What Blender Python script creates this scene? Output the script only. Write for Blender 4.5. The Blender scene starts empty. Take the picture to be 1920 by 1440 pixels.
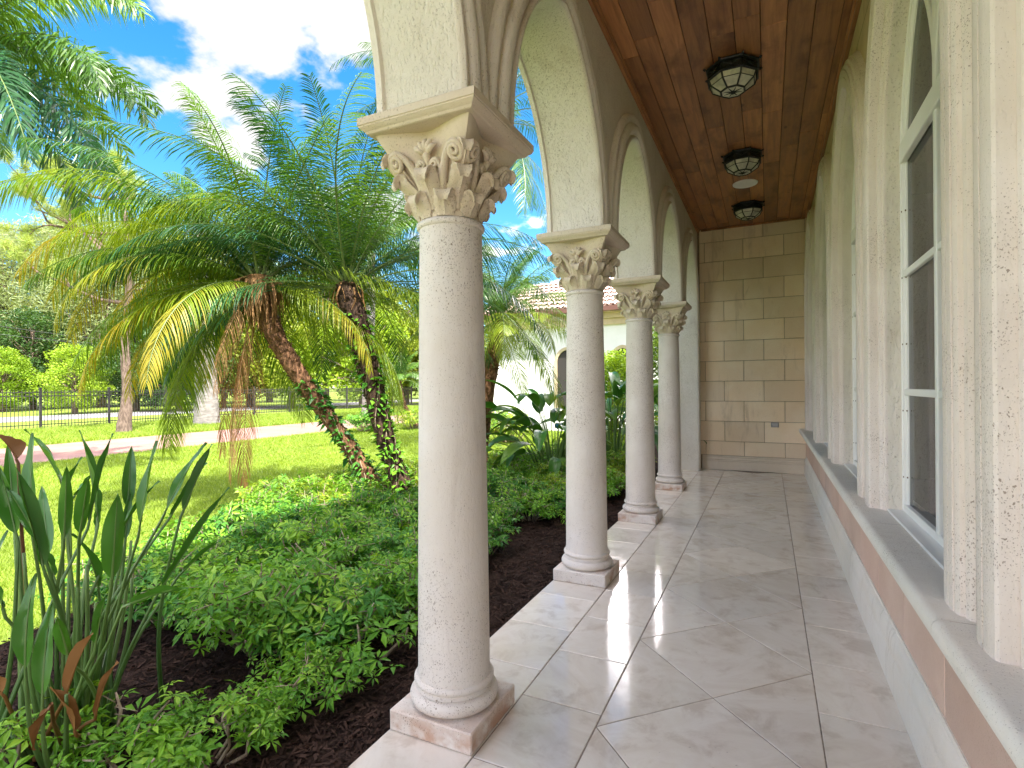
import bpy, math, random
import numpy as np
from mathutils import Vector, Matrix
R = math.radians
SC = bpy.context.scene
COL = SC.collection
rnd = random.Random(7)

# ------------------------------------------------------------------ camera
YAW, ROLL = R(25.64), R(-0.45)
CAMZ = 1.45
cam_d = bpy.data.cameras.new('camera')
cam_d.sensor_width = 36; cam_d.lens = 18.75
cam_d.shift_y = 0.002
cam_d.clip_start = 0.05; cam_d.clip_end = 3000
cam = bpy.data.objects.new('camera', cam_d); COL.objects.link(cam)
CM = Matrix.Rotation(YAW, 4, 'Z') @ Matrix.Rotation(R(90), 4, 'X') @ Matrix.Rotation(ROLL, 4, 'Z')
CM.translation = (0, 0, CAMZ)
cam.matrix_world = CM
SC.camera = cam
def ray(u, v):
    return (CM.to_3x3() @ Vector(((u-960)/1000, (723.8-v)/1000, -1)))
def P(u, v, d):
    return Vector((0, 0, CAMZ)) + ray(u, v)*d
def G(u, v, z=-0.1):
    r = ray(u, v); return Vector((0, 0, CAMZ)) + r*((z-CAMZ)/r.z)

# ------------------------------------------------------------------ object helpers
def tag(o, label=None, cat=None, group=None, kind=None):
    if label: o['label'] = label
    if cat: o['category'] = cat
    if group: o['group'] = group
    if kind: o['kind'] = kind
    return o
def empty(name, loc, label, cat, group=None, rz=0):
    o = bpy.data.objects.new(name, None); COL.objects.link(o)
    o.location = loc; o.rotation_euler = (0, 0, rz); o.empty_display_size = .1
    return tag(o, label, cat, group)
def link(name, me, parent=None, loc=None):
    o = bpy.data.objects.new(name, me); COL.objects.link(o)
    if parent: o.parent = parent
    if loc is not None: o.location = loc
    return o
def fast_mesh(name, V, F, mats, mi=None, smooth=False):
    """V (n,3) array, F (m,k) array with constant k"""
    V = np.asarray(V, np.float32); F = np.asarray(F, np.int32); k = F.shape[1]
    me = bpy.data.meshes.new(name)
    me.vertices.add(len(V)); me.vertices.foreach_set('co', V.ravel())
    me.loops.add(F.size); me.loops.foreach_set('vertex_index', F.ravel())
    me.polygons.add(len(F)); me.polygons.foreach_set('loop_start', np.arange(0, F.size, k, dtype=np.int32))
    for m in (mats if isinstance(mats, (list, tuple)) else [mats]): me.materials.append(m)
    if mi is not None: me.polygons.foreach_set('material_index', np.asarray(mi, np.int32))
    me.polygons.foreach_set('use_smooth', np.full(len(F), smooth))
    me.update(calc_edges=True); me.validate()
    return me
class MB:
    def __init__(s): s.v = []; s.f = []; s.m = []
    def add(s, vs, fs, mi=0):
        b = len(s.v); s.v.extend([tuple(x) for x in vs])
        for f in fs: s.f.append(tuple(b+i for i in f)); s.m.append(mi)
    def box(s, lo, hi, mi=0, bev=0):
        x0, y0, z0 = lo; x1, y1, z1 = hi
        if bev:
            b = bev; vs = []; 
            # chamfered box: three shrunken rectangles per axis
            import itertools
            idx = {}
            for ax in range(3):
                for c in itertools.product((0, 1), repeat=3):
                    p = []
                    for k in range(3):
                        l, h = lo[k], hi[k]
                        if k == ax: p.append(h if c[k] else l)
                        else: p.append(h-b if c[k] else l+b)
                    idx[(ax, c)] = len(vs); vs.append(p)
            fs = []
            for ax in range(3):
                o = [k for k in range(3) if k != ax]
                for sgn in (0, 1):
                    q = []
                    for (i, j) in ((0, 0), (1, 0), (1, 1), (0, 1)):
                        c = [0, 0, 0]; c[ax] = sgn; c[o[0]] = i; c[o[1]] = j
                        q.append(idx[(ax, tuple(c))])
                    fs.append(q)
            for a in range(3):
                for b2 in range(a+1, 3):
                    o = 3-a-b2
                    for i in (0, 1):
                        for j in (0, 1):
                            c0 = [0]*3; c0[a] = i; c0[b2] = j; c1 = list(c0); c1[o] = 1
                            c0, c1 = tuple(c0), tuple(c1)
                            fs.append([idx[(a, c0)], idx[(a, c1)], idx[(b2, c1)], idx[(b2, c0)]])
            for c in itertools.product((0, 1), repeat=3):
                fs.append([idx[(0, c)], idx[(1, c)], idx[(2, c)]])
            s.add(vs, fs, mi); return
        vs = [(x0,y0,z0),(x1,y0,z0),(x1,y1,z0),(x0,y1,z0),(x0,y0,z1),(x1,y0,z1),(x1,y1,z1),(x0,y1,z1)]
        s.add(vs, [(0,3,2,1),(4,5,6,7),(0,1,5,4),(1,2,6,5),(2,3,7,6),(3,0,4,7)], mi)
    def tube(s, pts, rad, n=8, mi=0, cap=True, flat=None, wob=0, rng=None):
        """tube along pts; rad list; flat = thickness factor along second axis"""
        pts = [Vector(p) for p in pts]; N = len(pts)
        if not isinstance(rad, (list, tuple)): rad = [rad]*N
        ref = None; vs = []
        for i in range(N):
            t = (pts[min(i+1, N-1)] - pts[max(i-1, 0)]).normalized()
            if ref is None:
                ref = Vector((0, 0, 1)) if abs(t.z) < .9 else Vector((1, 0, 0))
            a = ref - t*ref.dot(t)
            if a.length < 1e-5: a = Vector((1, 0.3, 0)) - t*t.x
            a.normalize(); b = t.cross(a); ref = a
            for k in range(n):
                ph = 2*math.pi*k/n; r = rad[i]
                if wob: r *= 1 + (rng.random()-.5)*wob
                vs.append(pts[i] + a*math.cos(ph)*r*(flat or 1) + b*math.sin(ph)*r)
        fs = []
        for i in range(N-1):
            for k in range(n):
                fs.append((i*n+k, i*n+(k+1) % n, (i+1)*n+(k+1) % n, (i+1)*n+k))
        if cap:
            fs.append(tuple(range(n-1, -1, -1))); fs.append(tuple((N-1)*n+k for k in range(n)))
        s.add(vs, fs, mi)
    def lathe(s, prof, n=48, mi=0, c=(0, 0)):
        vs = []; fs = []
        for (r, z) in prof:
            for k in range(n):
                a = 2*math.pi*k/n; vs.append((c[0]+r*math.cos(a), c[1]+r*math.sin(a), z))
        for i in range(len(prof)-1):
            for k in range(n):
                fs.append((i*n+k, i*n+(k+1) % n, (i+1)*n+(k+1) % n, (i+1)*n+k))
        s.add(vs, fs, mi)
    def mesh(s, name, mats, smooth=False, ang=None):
        me = bpy.data.meshes.new(name); me.from_pydata(s.v, [], s.f)
        for m in (mats if isinstance(mats, (list, tuple)) else [mats]): me.materials.append(m)
        me.polygons.foreach_set('material_index', s.m)
        me.polygons.foreach_set('use_smooth', [smooth]*len(s.f))
        me.update()
        if smooth and ang: me.set_sharp_from_angle(angle=R(ang))
        return me
    def build(s, name, mats, parent=None, smooth=False, ang=None, loc=None):
        return link(name, s.mesh(name, mats, smooth, ang), parent, loc)

# ------------------------------------------------------------------ materials
def new_mat(name):
    m = bpy.data.materials.new(name); m.use_nodes = True
    nt = m.node_tree; nt.nodes.clear()
    return m, nt
class NT:
    def __init__(s, nt): s.t = nt
    def n(s, typ, **kw):
        nd = s.t.nodes.new(typ)
        ins = kw.pop('ins', {})
        for k, v in kw.items(): setattr(nd, k, v)
        for k, v in ins.items(): s.set(nd, k, v)
        return nd
    def set(s, nd, k, v):
        sk = nd.inputs[k]
        if isinstance(v, bpy.types.NodeSocket): s.t.links.new(v, sk)
        else: sk.default_value = v
    def math(s, op, a, b=None, c=None, clamp=False):
        nd = s.n('ShaderNodeMath', operation=op, use_clamp=clamp); s.set(nd, 0, a)
        if b is not None: s.set(nd, 1, b)
        if c is not None: s.set(nd, 2, c)
        return nd.outputs[0]
    def mix(s, f, a, b, typ='MIX'):
        nd = s.n('ShaderNodeMix', data_type='RGBA', blend_type=typ)
        s.set(nd, 'Factor', f)
        s.set(nd, nd.inputs.find('A') if False else 6, a); s.set(nd, 7, b)
        return nd.outputs[2]
    def ramp(s, f, stops, interp='LINEAR'):
        nd = s.n('ShaderNodeValToRGB'); cr = nd.color_ramp; cr.interpolation = interp
        while len(cr.elements) > 1: cr.elements.remove(cr.elements[-1])
        cr.elements[0].position = stops[0][0]; cr.elements[0].color = c4(stops[0][1])
        for p, c in stops[1:]:
            e = cr.elements.new(p); e.color = c4(c)
        s.set(nd, 0, f); return nd.outputs[0]
    def maprange(s, v, a, b, c=0., d=1., smooth=True):
        nd = s.n('ShaderNodeMapRange', interpolation_type='SMOOTHSTEP' if smooth else 'LINEAR')
        s.set(nd, 0, v); s.set(nd, 1, a); s.set(nd, 2, b); s.set(nd, 3, c); s.set(nd, 4, d)
        return nd.outputs[0]
    def noise(s, vec, scale, detail=4, rough=.55, dist=0):
        nd = s.n('ShaderNodeTexNoise', ins={'Scale': scale, 'Detail': detail, 'Roughness': rough, 'Distortion': dist})
        s.set(nd, 'Vector', vec); return nd.outputs[0]
    def scale(s, vec, sc):
        nd = s.n('ShaderNodeVectorMath', operation='MULTIPLY'); s.set(nd, 0, vec); nd.inputs[1].default_value = sc
        return nd.outputs[0]
    def vadd(s, a, b):
        nd = s.n('ShaderNodeVectorMath', operation='ADD'); s.set(nd, 0, a); s.set(nd, 1, b); return nd.outputs[0]
def c4(c): return (c[0], c[1], c[2], 1) if not isinstance(c, (int, float)) else (c, c, c, 1)

def pbsdf(N, col, rough, normal=None, spec=.5, **kw):
    nd = N.n('ShaderNodeBsdfPrincipled')
    N.set(nd, 'Base Color', col if isinstance(col, bpy.types.NodeSocket) else c4(col))
    N.set(nd, 'Roughness', rough); N.set(nd, 'Specular IOR Level', spec)
    if normal is not None: N.set(nd, 'Normal', normal)
    for k, v in kw.items(): N.set(nd, k, v)
    return nd.outputs[0]
def out(N, sh):
    o = N.n('ShaderNodeOutputMaterial'); N.t.links.new(sh, o.inputs[0])
def bump(N, h, strength, dist):
    nd = N.n('ShaderNodeBump'); N.set(nd, 'Height', h); nd.inputs['Strength'].default_value = strength
    nd.inputs['Distance'].default_value = dist
    return nd.outputs[0]

def stone(name, a, b, stain=(.30, .2, .12), pits=1., pit_scale=70, stain_amt=.35, rough=.75, island=0., bstr=.6, fine=.5, floor_stain=0., yellow=0.):
    m, nt = new_mat(name); N = NT(nt)
    pos = N.n('ShaderNodeNewGeometry')
    p = pos.outputs['Position']
    big = N.noise(p, 1.7, 5, .6)
    col = N.mix(N.maprange(big, .35, .65), c4(a), c4(b))
    if island:
        isl = pos.outputs['Random Per Island']
        k = N.maprange(isl, 0, 1, 1-island, 1+island*.6, False)
        cc = N.n('ShaderNodeCombineColor'); 
        for i in range(3): N.set(cc, i, k)
        col = N.mix(1.0, col, cc.outputs[0], 'MULTIPLY')
    st = N.noise(N.scale(p, (3.2, 3.2, .6)), 2.2, 5, .65, .5)
    col = N.mix(N.math('MULTIPLY', N.maprange(st, .55, .75), stain_amt), col, c4(stain))
    if yellow:
        yl = N.noise(N.scale(p, (1, 1, .8)), 1.1, 3, .5)
        col = N.mix(N.math('MULTIPLY', N.maprange(yl, .48, .68), yellow), col, c4((.50, .42, .16)))
    if floor_stain:
        sx = N.n('ShaderNodeSeparateXYZ'); N.set(sx, 0, p)
        low = N.maprange(sx.outputs[2], .02, .14, 1, 0)
        ns = N.maprange(N.noise(p, 5, 4, .6), .45, .62)
        col = N.mix(N.math('MULTIPLY', N.math('MULTIPLY', low, ns), floor_stain), col, c4((.42, .21, .11)))
    # pits : irregular voids from two distorted voronoi layers, denser in patches
    nz = N.math('ADD', N.math('MULTIPLY', N.noise(p, 2.3, 2, .5), .75), N.math('MULTIPLY', N.noise(p, 9, 3, .6), .35))
    dn = N.n('ShaderNodeTexNoise', ins={'Scale': 90, 'Detail': 2}); N.set(dn, 'Vector', p)
    pd = N.vadd(p, N.scale(dn.outputs['Color'], (.012, .012, .016)))
    pit = None
    for sc_, lo, hi, keep in ((pit_scale*.95, .08, .31, .50), (pit_scale*1.8, .16, .42, .15)):
        vor = N.n('ShaderNodeTexVoronoi', ins={'Scale': sc_, 'Randomness': 1.}); N.set(vor, 'Vector', N.scale(pd, (1, 1, .8)))
        rc = N.n('ShaderNodeSeparateColor'); N.set(rc, 0, vor.outputs['Color'])
        thr = N.math('MULTIPLY', N.maprange(nz, .44, .68, lo, hi, False), N.maprange(rc.outputs[0], keep, 1, 0, 1.2, False))
        pk_ = N.maprange(N.math('SUBTRACT', thr, vor.outputs['Distance']), -.01, .05)
        pit = pk_ if pit is None else N.math('MAXIMUM', pit, N.math('MULTIPLY', pk_, .8))
    pit = N.math('MULTIPLY', pit, pits)
    col = N.mix(N.math('MULTIPLY', pit, .85), col, c4((.18, .115, .07)))
    fn = N.noise(p, 160, 3, .7)
    fn2 = N.noise(p, 28, 3, .6)
    stk = N.maprange(N.noise(N.scale(p, (85, 85, 30)), 1., 2, .6), .5, .68)
    h = N.math('ADD', N.math('MULTIPLY', fn, fine*.35), N.math('MULTIPLY', fn2, fine*.5))
    h = N.math('SUBTRACT', h, N.math('MULTIPLY', stk, fine*.35))
    h = N.math('SUBTRACT', h, N.math('MULTIPLY', pit, .9))
    col = N.mix(N.maprange(fn2, .3, .7, 0, .12), col, c4((.9, .85, .76)), 'MULTIPLY')
    out(N, pbsdf(N, col, rough, bump(N, h, bstr, .006), .3))
    return m
def plain(name, col, rough=.5, metallic=0, nscale=0, var=.0, bscale=0, bstr=.3, spec=.5):
    m, nt = new_mat(name); N = NT(nt)
    pos = N.n('ShaderNodeNewGeometry').outputs['Position']
    c = c4(col)
    if var:
        k = N.noise(pos, nscale, 4, .6)
        c = N.mix(N.maprange(k, .3, .7), c4([x*(1-var) for x in col]), c4([min(1, x*(1+var)) for x in col]))
    nm = None
    if bscale: nm = bump(N, N.noise(pos, bscale, 4, .6), bstr, .01)
    out(N, pbsdf(N, c, rough, nm, spec, Metallic=metallic))
    return m
def leafmat(name, a, b, trans=.35, rough=.42, tcol=None, obj=.0, spec=.4):
    """leaf: colour varies by leaf and by plant; thin so light passes through"""
    m, nt = new_mat(name); N = NT(nt)
    g = N.n('ShaderNodeNewGeometry'); oi = N.n('ShaderNodeObjectInfo')
    f = N.math('ADD', N.math('MULTIPLY', g.outputs['Random Per Island'], 1-obj), N.math('MULTIPLY', oi.outputs['Random'], obj))
    n = N.noise(g.outputs['Position'], 1.3, 2, .5)
    f = N.math('ADD', f, N.math('MULTIPLY', N.math('SUBTRACT', n, .5), .9), clamp=True)
    col = N.mix(f, c4(a), c4(b))
    pb = pbsdf(N, col, rough, None, spec)
    tr = N.n('ShaderNodeBsdfTranslucent')
    tcol = tcol or (1.5, 1.35, .6)
    N.set(tr, 0, N.mix(1., col, c4(tcol), 'MULTIPLY'))
    mx = N.n('ShaderNodeMixShader'); mx.inputs[0].default_value = trans
    nt.links.new(pb, mx.inputs[1]); nt.links.new(tr.outputs[0], mx.inputs[2])
    out(N, mx.outputs[0]); return m
def barkmat(name, a, b, scale=(18, 18, 6), bstr=.8):
    m, nt = new_mat(name); N = NT(nt)
    g = N.n('ShaderNodeNewGeometry'); p = g.outputs['Position']
    n1 = N.noise(N.scale(p, scale), 1., 5, .65)
    col = N.mix(N.maprange(n1, .35, .65), c4(a), c4(b))
    out(N, pbsdf(N, col, .85, bump(N, n1, bstr, .02), .2)); return m

M = {}
M['column'] = stone('column_stone', (.66, .59, .51), (.72, .66, .595), pits=.9, pit_scale=105, stain_amt=.22, floor_stain=.8)
M['capital'] = stone('capital_stone', (.60, .50, .37), (.66, .57, .445), pits=.6, pit_scale=95, stain_amt=.3, bstr=.5)
M['arch'] = stone('arch_stone', (.72, .655, .555), (.78, .72, .635), pits=.5, pit_scale=75, stain_amt=.3, fine=1.1, bstr=.6)
M['stucco'] = stone('stucco', (.70, .645, .555), (.76, .71, .625), stain=(.4, .3, .2), pits=.45, pit_scale=60, stain_amt=.28, fine=1.6, bstr=.8, yellow=.12)
M['surround'] = stone('window_surround_stone', (.71, .63, .565), (.77, .70, .64), pits=.8, pit_scale=115, stain_amt=.2, yellow=.10)
M['sill'] = stone('sill_stone', (.76, .705, .62), (.82, .775, .70), pits=.8, pit_scale=120, stain_amt=.15, stain=(.45, .39, .31), rough=.6)
M['base'] = stone('base_stone', (.78, .70, .60), (.82, .75, .66), pits=.2, pit_scale=90, stain_amt=.3)
M['pink'] = stone('pink_tile', (.63, .43, .335), (.69, .50, .40), pits=.25, pit_scale=110, stain_amt=.15, stain=(.6, .36, .25), island=.12)
M['block'] = stone('tan_block', (.80, .64, .44), (.84, .71, .53), pits=.3, pit_scale=110, stain_amt=.4, stain=(.36, .27, .17), island=.12, fine=.8, yellow=.08)
M['mortar'] = plain('mortar', (.30, .23, .155), .9, 0, 8, .2)
M['travertine_base'] = stone('back_base_stone', (.64, .56, .44), (.70, .62, .50), pits=.1, stain_amt=.3)

def floor_mat():
    m, nt = new_mat('travertine'); N = NT(nt)
    g = N.n('ShaderNodeNewGeometry'); p = g.outputs['Position']; isl = g.outputs['Random Per Island']
    cv = N.n('ShaderNodeCombineXYZ'); N.set(cv, 0, N.math('MULTIPLY', isl, 37)); N.set(cv, 1, N.math('MULTIPLY', isl, 91))
    q = N.vadd(p, cv.outputs[0])
    ang = N.n('ShaderNodeVectorRotate', rotation_type='Z_AXIS'); N.set(ang, 'Vector', q); N.set(ang, 'Angle', N.math('MULTIPLY', isl, 6.3))
    q = ang.outputs[0]
    n1 = N.noise(N.scale(q, (1.6, 3.2, 1)), 1.5, 7, .66, 1.2)
    n2 = N.noise(q, 5, 5, .65, .4)
    col = N.ramp(n1, [(.3, (.67, .59, .49)), (.45, (.73, .655, .56)), (.58, (.77, .705, .615)), (.75, (.69, .61, .51))])
    col = N.mix(N.maprange(n2, .48, .68, 0, .7), col, c4((.55, .455, .36)))
    k = N.maprange(isl, 0, 1, .9, 1.05, False)
    cc = N.n('ShaderNodeCombineColor')
    for i in range(3): N.set(cc, i, k)
    col = N.mix(1., col, cc.outputs[0], 'MULTIPLY')
    vor = N.n('ShaderNodeTexVoronoi', ins={'Scale': 55, 'Randomness': 1.}); N.set(vor, 'Vector', N.scale(q, (.55, 1, 1)))
    rc = N.n('ShaderNodeSeparateColor'); N.set(rc, 0, vor.outputs['Color'])
    thr = N.math('MULTIPLY', N.maprange(N.noise(q, 3, 3, .6), .5, .72, 0, .32, False), N.maprange(rc.outputs[0], .55, 1, 0, 1.1, False))
    pit = N.maprange(N.math('SUBTRACT', thr, vor.outputs['Distance']), 0, .05)
    col = N.mix(N.math('MULTIPLY', pit, .65), col, c4((.25, .18, .12)))
    rough = N.math('ADD', N.maprange(n2, .35, .7, .06, .15), N.math('MULTIPLY', pit, .4))
    h = N.math('SUBTRACT', N.math('MULTIPLY', N.noise(q, 7, 3, .5), .5), N.math('MULTIPLY', pit, .4))
    out(N, pbsdf(N, col, rough, bump(N, h, .22, .006), .55)); return m
M['floor'] = floor_mat()
M['grout'] = plain('grout', (.27, .215, .165), .85, 0, 30, .3)
def wood_mat():
    m, nt = new_mat('stained_wood'); N = NT(nt)
    g = N.n('ShaderNodeNewGeometry'); p = g.outputs['Position']; isl = g.outputs['Random Per Island']
    cv = N.n('ShaderNodeCombineXYZ'); N.set(cv, 0, N.math('MULTIPLY', isl, 53)); N.set(cv, 1, N.math('MULTIPLY', isl, 77)); N.set(cv, 2, N.math('MULTIPLY', isl, 31))
    q = N.vadd(p, cv.outputs[0])
    gr = N.noise(N.scale(q, (22, 1.3, 22)), 1., 6, .65, .6)
    bl = N.noise(N.scale(q, (3.0, 1.5, 3)), 1.3, 4, .6, .3)
    col = N.ramp(gr, [(.25, (.19, .076, .027)), (.5, (.39, .17, .066)), (.75, (.54, .265, .11))])
    col = N.mix(N.maprange(bl, .46, .72, 0, .7), col, c4((.11, .04, .018)))
    k = N.maprange(isl, 0, 1, .72, 1.22, False)
    cc = N.n('ShaderNodeCombineColor')
    for i in range(3): N.set(cc, i, k)
    col = N.mix(1., col, cc.outputs[0], 'MULTIPLY')
    vor = N.n('ShaderNodeTexVoronoi', ins={'Scale': 1.9}); N.set(vor, 'Vector', N.scale(q, (1.6, .8, 1)))
    knot = N.maprange(vor.outputs['Distance'], .02, .075, 1, 0)
    col = N.mix(N.math('MULTIPLY', knot, .65), col, c4((.035, .014, .007)))
    out(N, pbsdf(N, col, N.maprange(gr, .3, .7, .32, .5), bump(N, gr, .25, .004), .45)); return m
M['wood'] = wood_mat()
M['wood_gap'] = plain('plank_gap', (.03, .012, .006), .8)
M['iron'] = plain('black_iron', (.012, .014, .013), .45, .0, 20, .2, 60, .3)
M['lamp_glass'] = plain('frosted_glass', (.55, .54, .42), .35, 0, 12, .25, 40, .2)
M['white'] = plain('white_frame', (.78, .775, .75), .35, 0, 3, .03)
M['speaker_white'] = plain('speaker_white', (.88, .86, .82), .5)
M['screw'] = plain('rusty_screw', (.10, .045, .02), .6)
M['grey_box'] = plain('grey_box', (.36, .36, .35), .45, 0)
M['dark_room'] = plain('dark_room', (.035, .03, .026), .8)
M['curtain'] = plain('curtain', (.16, .14, .12), .9)
def glass_mat():
    m, nt = new_mat('window_glass'); N = NT(nt)
    tr = N.n('ShaderNodeBsdfTransparent'); tr.inputs[0].default_value = (.35, .36, .35, 1)
    gl = N.n('ShaderNodeBsdfGlossy'); gl.inputs['Roughness'].default_value = .01; gl.inputs['Color'].default_value = (.8, .8, .8, 1)
    fr = N.n('ShaderNodeFresnel'); fr.inputs['IOR'].default_value = 1.36
    mx = N.n('ShaderNodeMixShader'); N.set(mx, 0, fr.outputs[0])
    nt.links.new(tr.outputs[0], mx.inputs[1]); nt.links.new(gl.outputs[0], mx.inputs[2])
    out(N, mx.outputs[0]); return m
M['glass'] = glass_mat()
M['wingwall'] = plain('white_stucco', (.78, .78, .76), .85, 0, 2, .04, 40, .3)
M['wingtrim'] = plain('tan_cornice', (.52, .42, .27), .8, 0, 3, .1)
M['rooftile'] = plain('clay_roof_tile', (.52, .38, .32), .8, 0, 6, .3)
M['gutter'] = plain('brown_gutter', (.13, .055, .04), .5)
M['fence'] = plain('fence_black', (.02, .017, .016), .5)
M['wire'] = plain('wire', (.02, .02, .02), .6)

def ground_mat(name, stops, sc, bsc, bstr=.5):
    m, nt = new_mat(name); N = NT(nt)
    p = N.n('ShaderNodeNewGeometry').outputs['Position']
    n1 = N.noise(p, sc, 6, .65)
    n2 = N.noise(p, bsc, 4, .7)
    f = N.math('ADD', N.math('MULTIPLY', n1, .65), N.math('MULTIPLY', n2, .35))
    out(N, pbsdf(N, N.ramp(f, stops), .95, bump(N, n2, bstr, .03), .1)); return m
M['lawn'] = ground_mat('lawn_soil', [(.36, (.11, .15, .028)), (.5, (.17, .235, .035)), (.64, (.24, .31, .045))], .6, 14)
M['mulch_ground'] = ground_mat('mulch_ground', [(.35, (.014, .009, .007)), (.5, (.032, .019, .014)), (.65, (.06, .037, .027))], 7, 45, 1.)
M['soil'] = ground_mat('pale_soil', [(.35, (.22, .12, .085)), (.5, (.36, .21, .15)), (.65, (.44, .28, .2))], 4, 30, .8)
M['driveway'] = ground_mat('driveway_paving', [(.35, (.22, .125, .10)), (.5, (.26, .155, .128)), (.65, (.30, .19, .16))], 1.2, 20, .2)
M['street'] = ground_mat('street_paving', [(.35, (.22, .21, .22)), (.65, (.28, .27, .28))], .5, 15, .2)
M['chip'] = leafmat('mulch_chip', (.014, .008, .006), (.062, .036, .026), 0, .9, spec=.1)
M['grass'] = leafmat('grass_blade', (.16, .25, .022), (.29, .39, .05), .35, .55, (1.4, 1.3, .4))
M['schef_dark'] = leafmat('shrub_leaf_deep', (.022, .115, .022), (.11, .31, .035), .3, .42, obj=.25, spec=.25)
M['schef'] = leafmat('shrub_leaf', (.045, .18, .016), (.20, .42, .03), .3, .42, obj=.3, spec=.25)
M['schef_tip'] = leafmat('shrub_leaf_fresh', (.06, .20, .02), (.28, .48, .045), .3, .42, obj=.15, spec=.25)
M['schef_lit'] = leafmat('shrub_leaf_sunlit', (.12, .24, .015), (.36, .46, .03), .35, .4, obj=.2)  # brighter yellow copy of the shrub leaf, sunlight put into its colour
M['twig'] = barkmat('twig_bark', (.22, .165, .11), (.42, .35, .255))
M['palm_green'] = leafmat('palm_leaflet', (.028, .092, .015), (.105, .205, .022), .28, .36, (1.8, 1.7, .4), obj=.75)
M['palm_shaded'] = leafmat('palm_leaflet_shaded', (.016, .066, .028), (.042, .13, .04), .18, .28, (1.4, 1.5, .6), obj=.6)  # blue-green leaflet darkened in its colour to stand in for shade
M['palm_lime'] = leafmat('palm_leaflet_lime', (.09, .185, .015), (.25, .32, .02), .36, .4, (1.5, 1.4, .3), obj=.6)
M['palm_yellow'] = leafmat('palm_leaflet_yellow', (.20, .26, .02), (.42, .33, .03), .4, .45, (1.3, 1.1, .3), obj=.5)
M['palm_dead'] = leafmat('palm_leaflet_dead', (.20, .09, .03), (.42, .24, .10), .2, .7, (1.2, 1, .6), obj=.3)
M['rachis'] = plain('palm_rachis', (.12, .17, .045), .45)
M['rachis_dead'] = plain('palm_rachis_dead', (.27, .15, .07), .7)
M['boot_bark'] = barkmat('palm_boot_bark', (.075, .038, .02), (.25, .13, .07), (26, 26, 20), 1.)
M['shaded_bark'] = barkmat('palm_shaded_bark', (.022, .014, .01), (.10, .06, .04), (26, 26, 20), 1.)  # bark colour darkened to carry the crown's shadow on the trunk
M['grey_bark'] = barkmat('palm_grey_bark', (.16, .145, .13), (.27, .25, .23), (4, 4, 14), .3)
M['pine_bark'] = barkmat('pine_bark', (.085, .06, .045), (.19, .14, .11))
M['tree_bark'] = barkmat('tree_bark', (.14, .10, .075), (.28, .21, .16))
M['strel'] = leafmat('paddle_leaf', (.022, .095, .012), (.062, .19, .022), .16, .33, (1.7, 1.6, .4), obj=.6, spec=.5)
M['strel_lit'] = leafmat('paddle_leaf_light', (.07, .17, .02), (.17, .30, .05), .25, .3, obj=.6)
M['stalk'] = leafmat('paddle_stalk', (.055, .13, .03), (.15, .24, .065), .05, .4, obj=.6)
M['strel_dead'] = leafmat('paddle_leaf_brown', (.07, .025, .012), (.26, .12, .03), .1, .6, (1.2, 1, .6), obj=.5)

def tree_leaf(name, a, b, tr=.3): M[name] = leafmat(name, a, b, tr, .5, (1.5, 1.4, .4), obj=.35, spec=.3)
tree_leaf('lime_leaf', (.14, .26, .012), (.30, .42, .03))
tree_leaf('dark_leaf', (.02, .06, .014), (.075, .15, .03))
tree_leaf('mid_leaf', (.06, .13, .02), (.18, .26, .035))
tree_leaf('pale_leaf', (.17, .23, .09), (.32, .37, .17))
tree_leaf('gold_leaf', (.13, .20, .02), (.30, .35, .035))
tree_leaf('pine_leaf', (.17, .27, .06), (.42, .46, .09))

# ------------------------------------------------------------------ architecture dimensions (metres)
XS, XP = -1.46, -1.05            # slab edge, plinth inner face
CX = -1.255                      # column line
CY = [2.005, 3.91, 5.815, 7.72]
SP = 1.905
YEND = 9.75
ZC = 4.12                        # ceiling
ZAB = 2.57                       # abacus top
YN = -1.3                        # near end of the built loggia

# ---- floor: real tiles over a grout bed
fl = MB()
fl.box((XS+.004, YN, -.13), (.62, YEND+.02, -.004), 1)
def tile(poly, g=.0028):
    # clip/inset a convex polygon and add as a thin tile
    n = len(poly); pv = [Vector((p[0], p[1])) for p in poly]
    area = sum(pv[i].x*pv[(i+1) % n].y - pv[(i+1) % n].x*pv[i].y for i in range(n))
    if abs(area) < .01: return
    if area < 0: pv.reverse()
    def inset(gap):
        res = []
        for i in range(n):
            a, b, c = pv[i-1], pv[i], pv[(i+1) % n]
            d1 = (b-a).normalized(); d2 = (c-b).normalized()
            n1 = Vector((-d1.y, d1.x)); n2 = Vector((-d2.y, d2.x))
            k = (n1+n2); k /= max(.25, 1+n1.dot(n2))
            res.append(b + k*gap)
        return res
    o1 = inset(g); o2 = inset(g+.0025)
    vs = [(p.x, p.y, -.0055) for p in o1] + [(p.x, p.y, -.0018) for p in o1] + [(p.x, p.y, 0) for p in o2]
    fs = [tuple(range(2*n, 3*n))]
    for r in (0, 1):
        for i in range(n): fs.append((r*n+i, r*n+(i+1) % n, (r+1)*n+(i+1) % n, (r+1)*n+i))
    fl.add(vs, fs, 0)
def band(x0, x1, ys, st):
    y = ys - math.ceil((ys-YN)/st)*st
    while y < YEND:
        a, b = max(y, YN), min(y+st, YEND)
        if b-a > .04: tile([(x0, a), (x1, a), (x1, b), (x0, b)])
        y += st
band(XS, -1.052, 2.51, .475); band(-1.052, -.67, 2.28, .47); band(.19, .60, 2.70, .48)
FX0, FX1 = -.67, .19; D = (FX1-FX0)
k0 = -5
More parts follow.
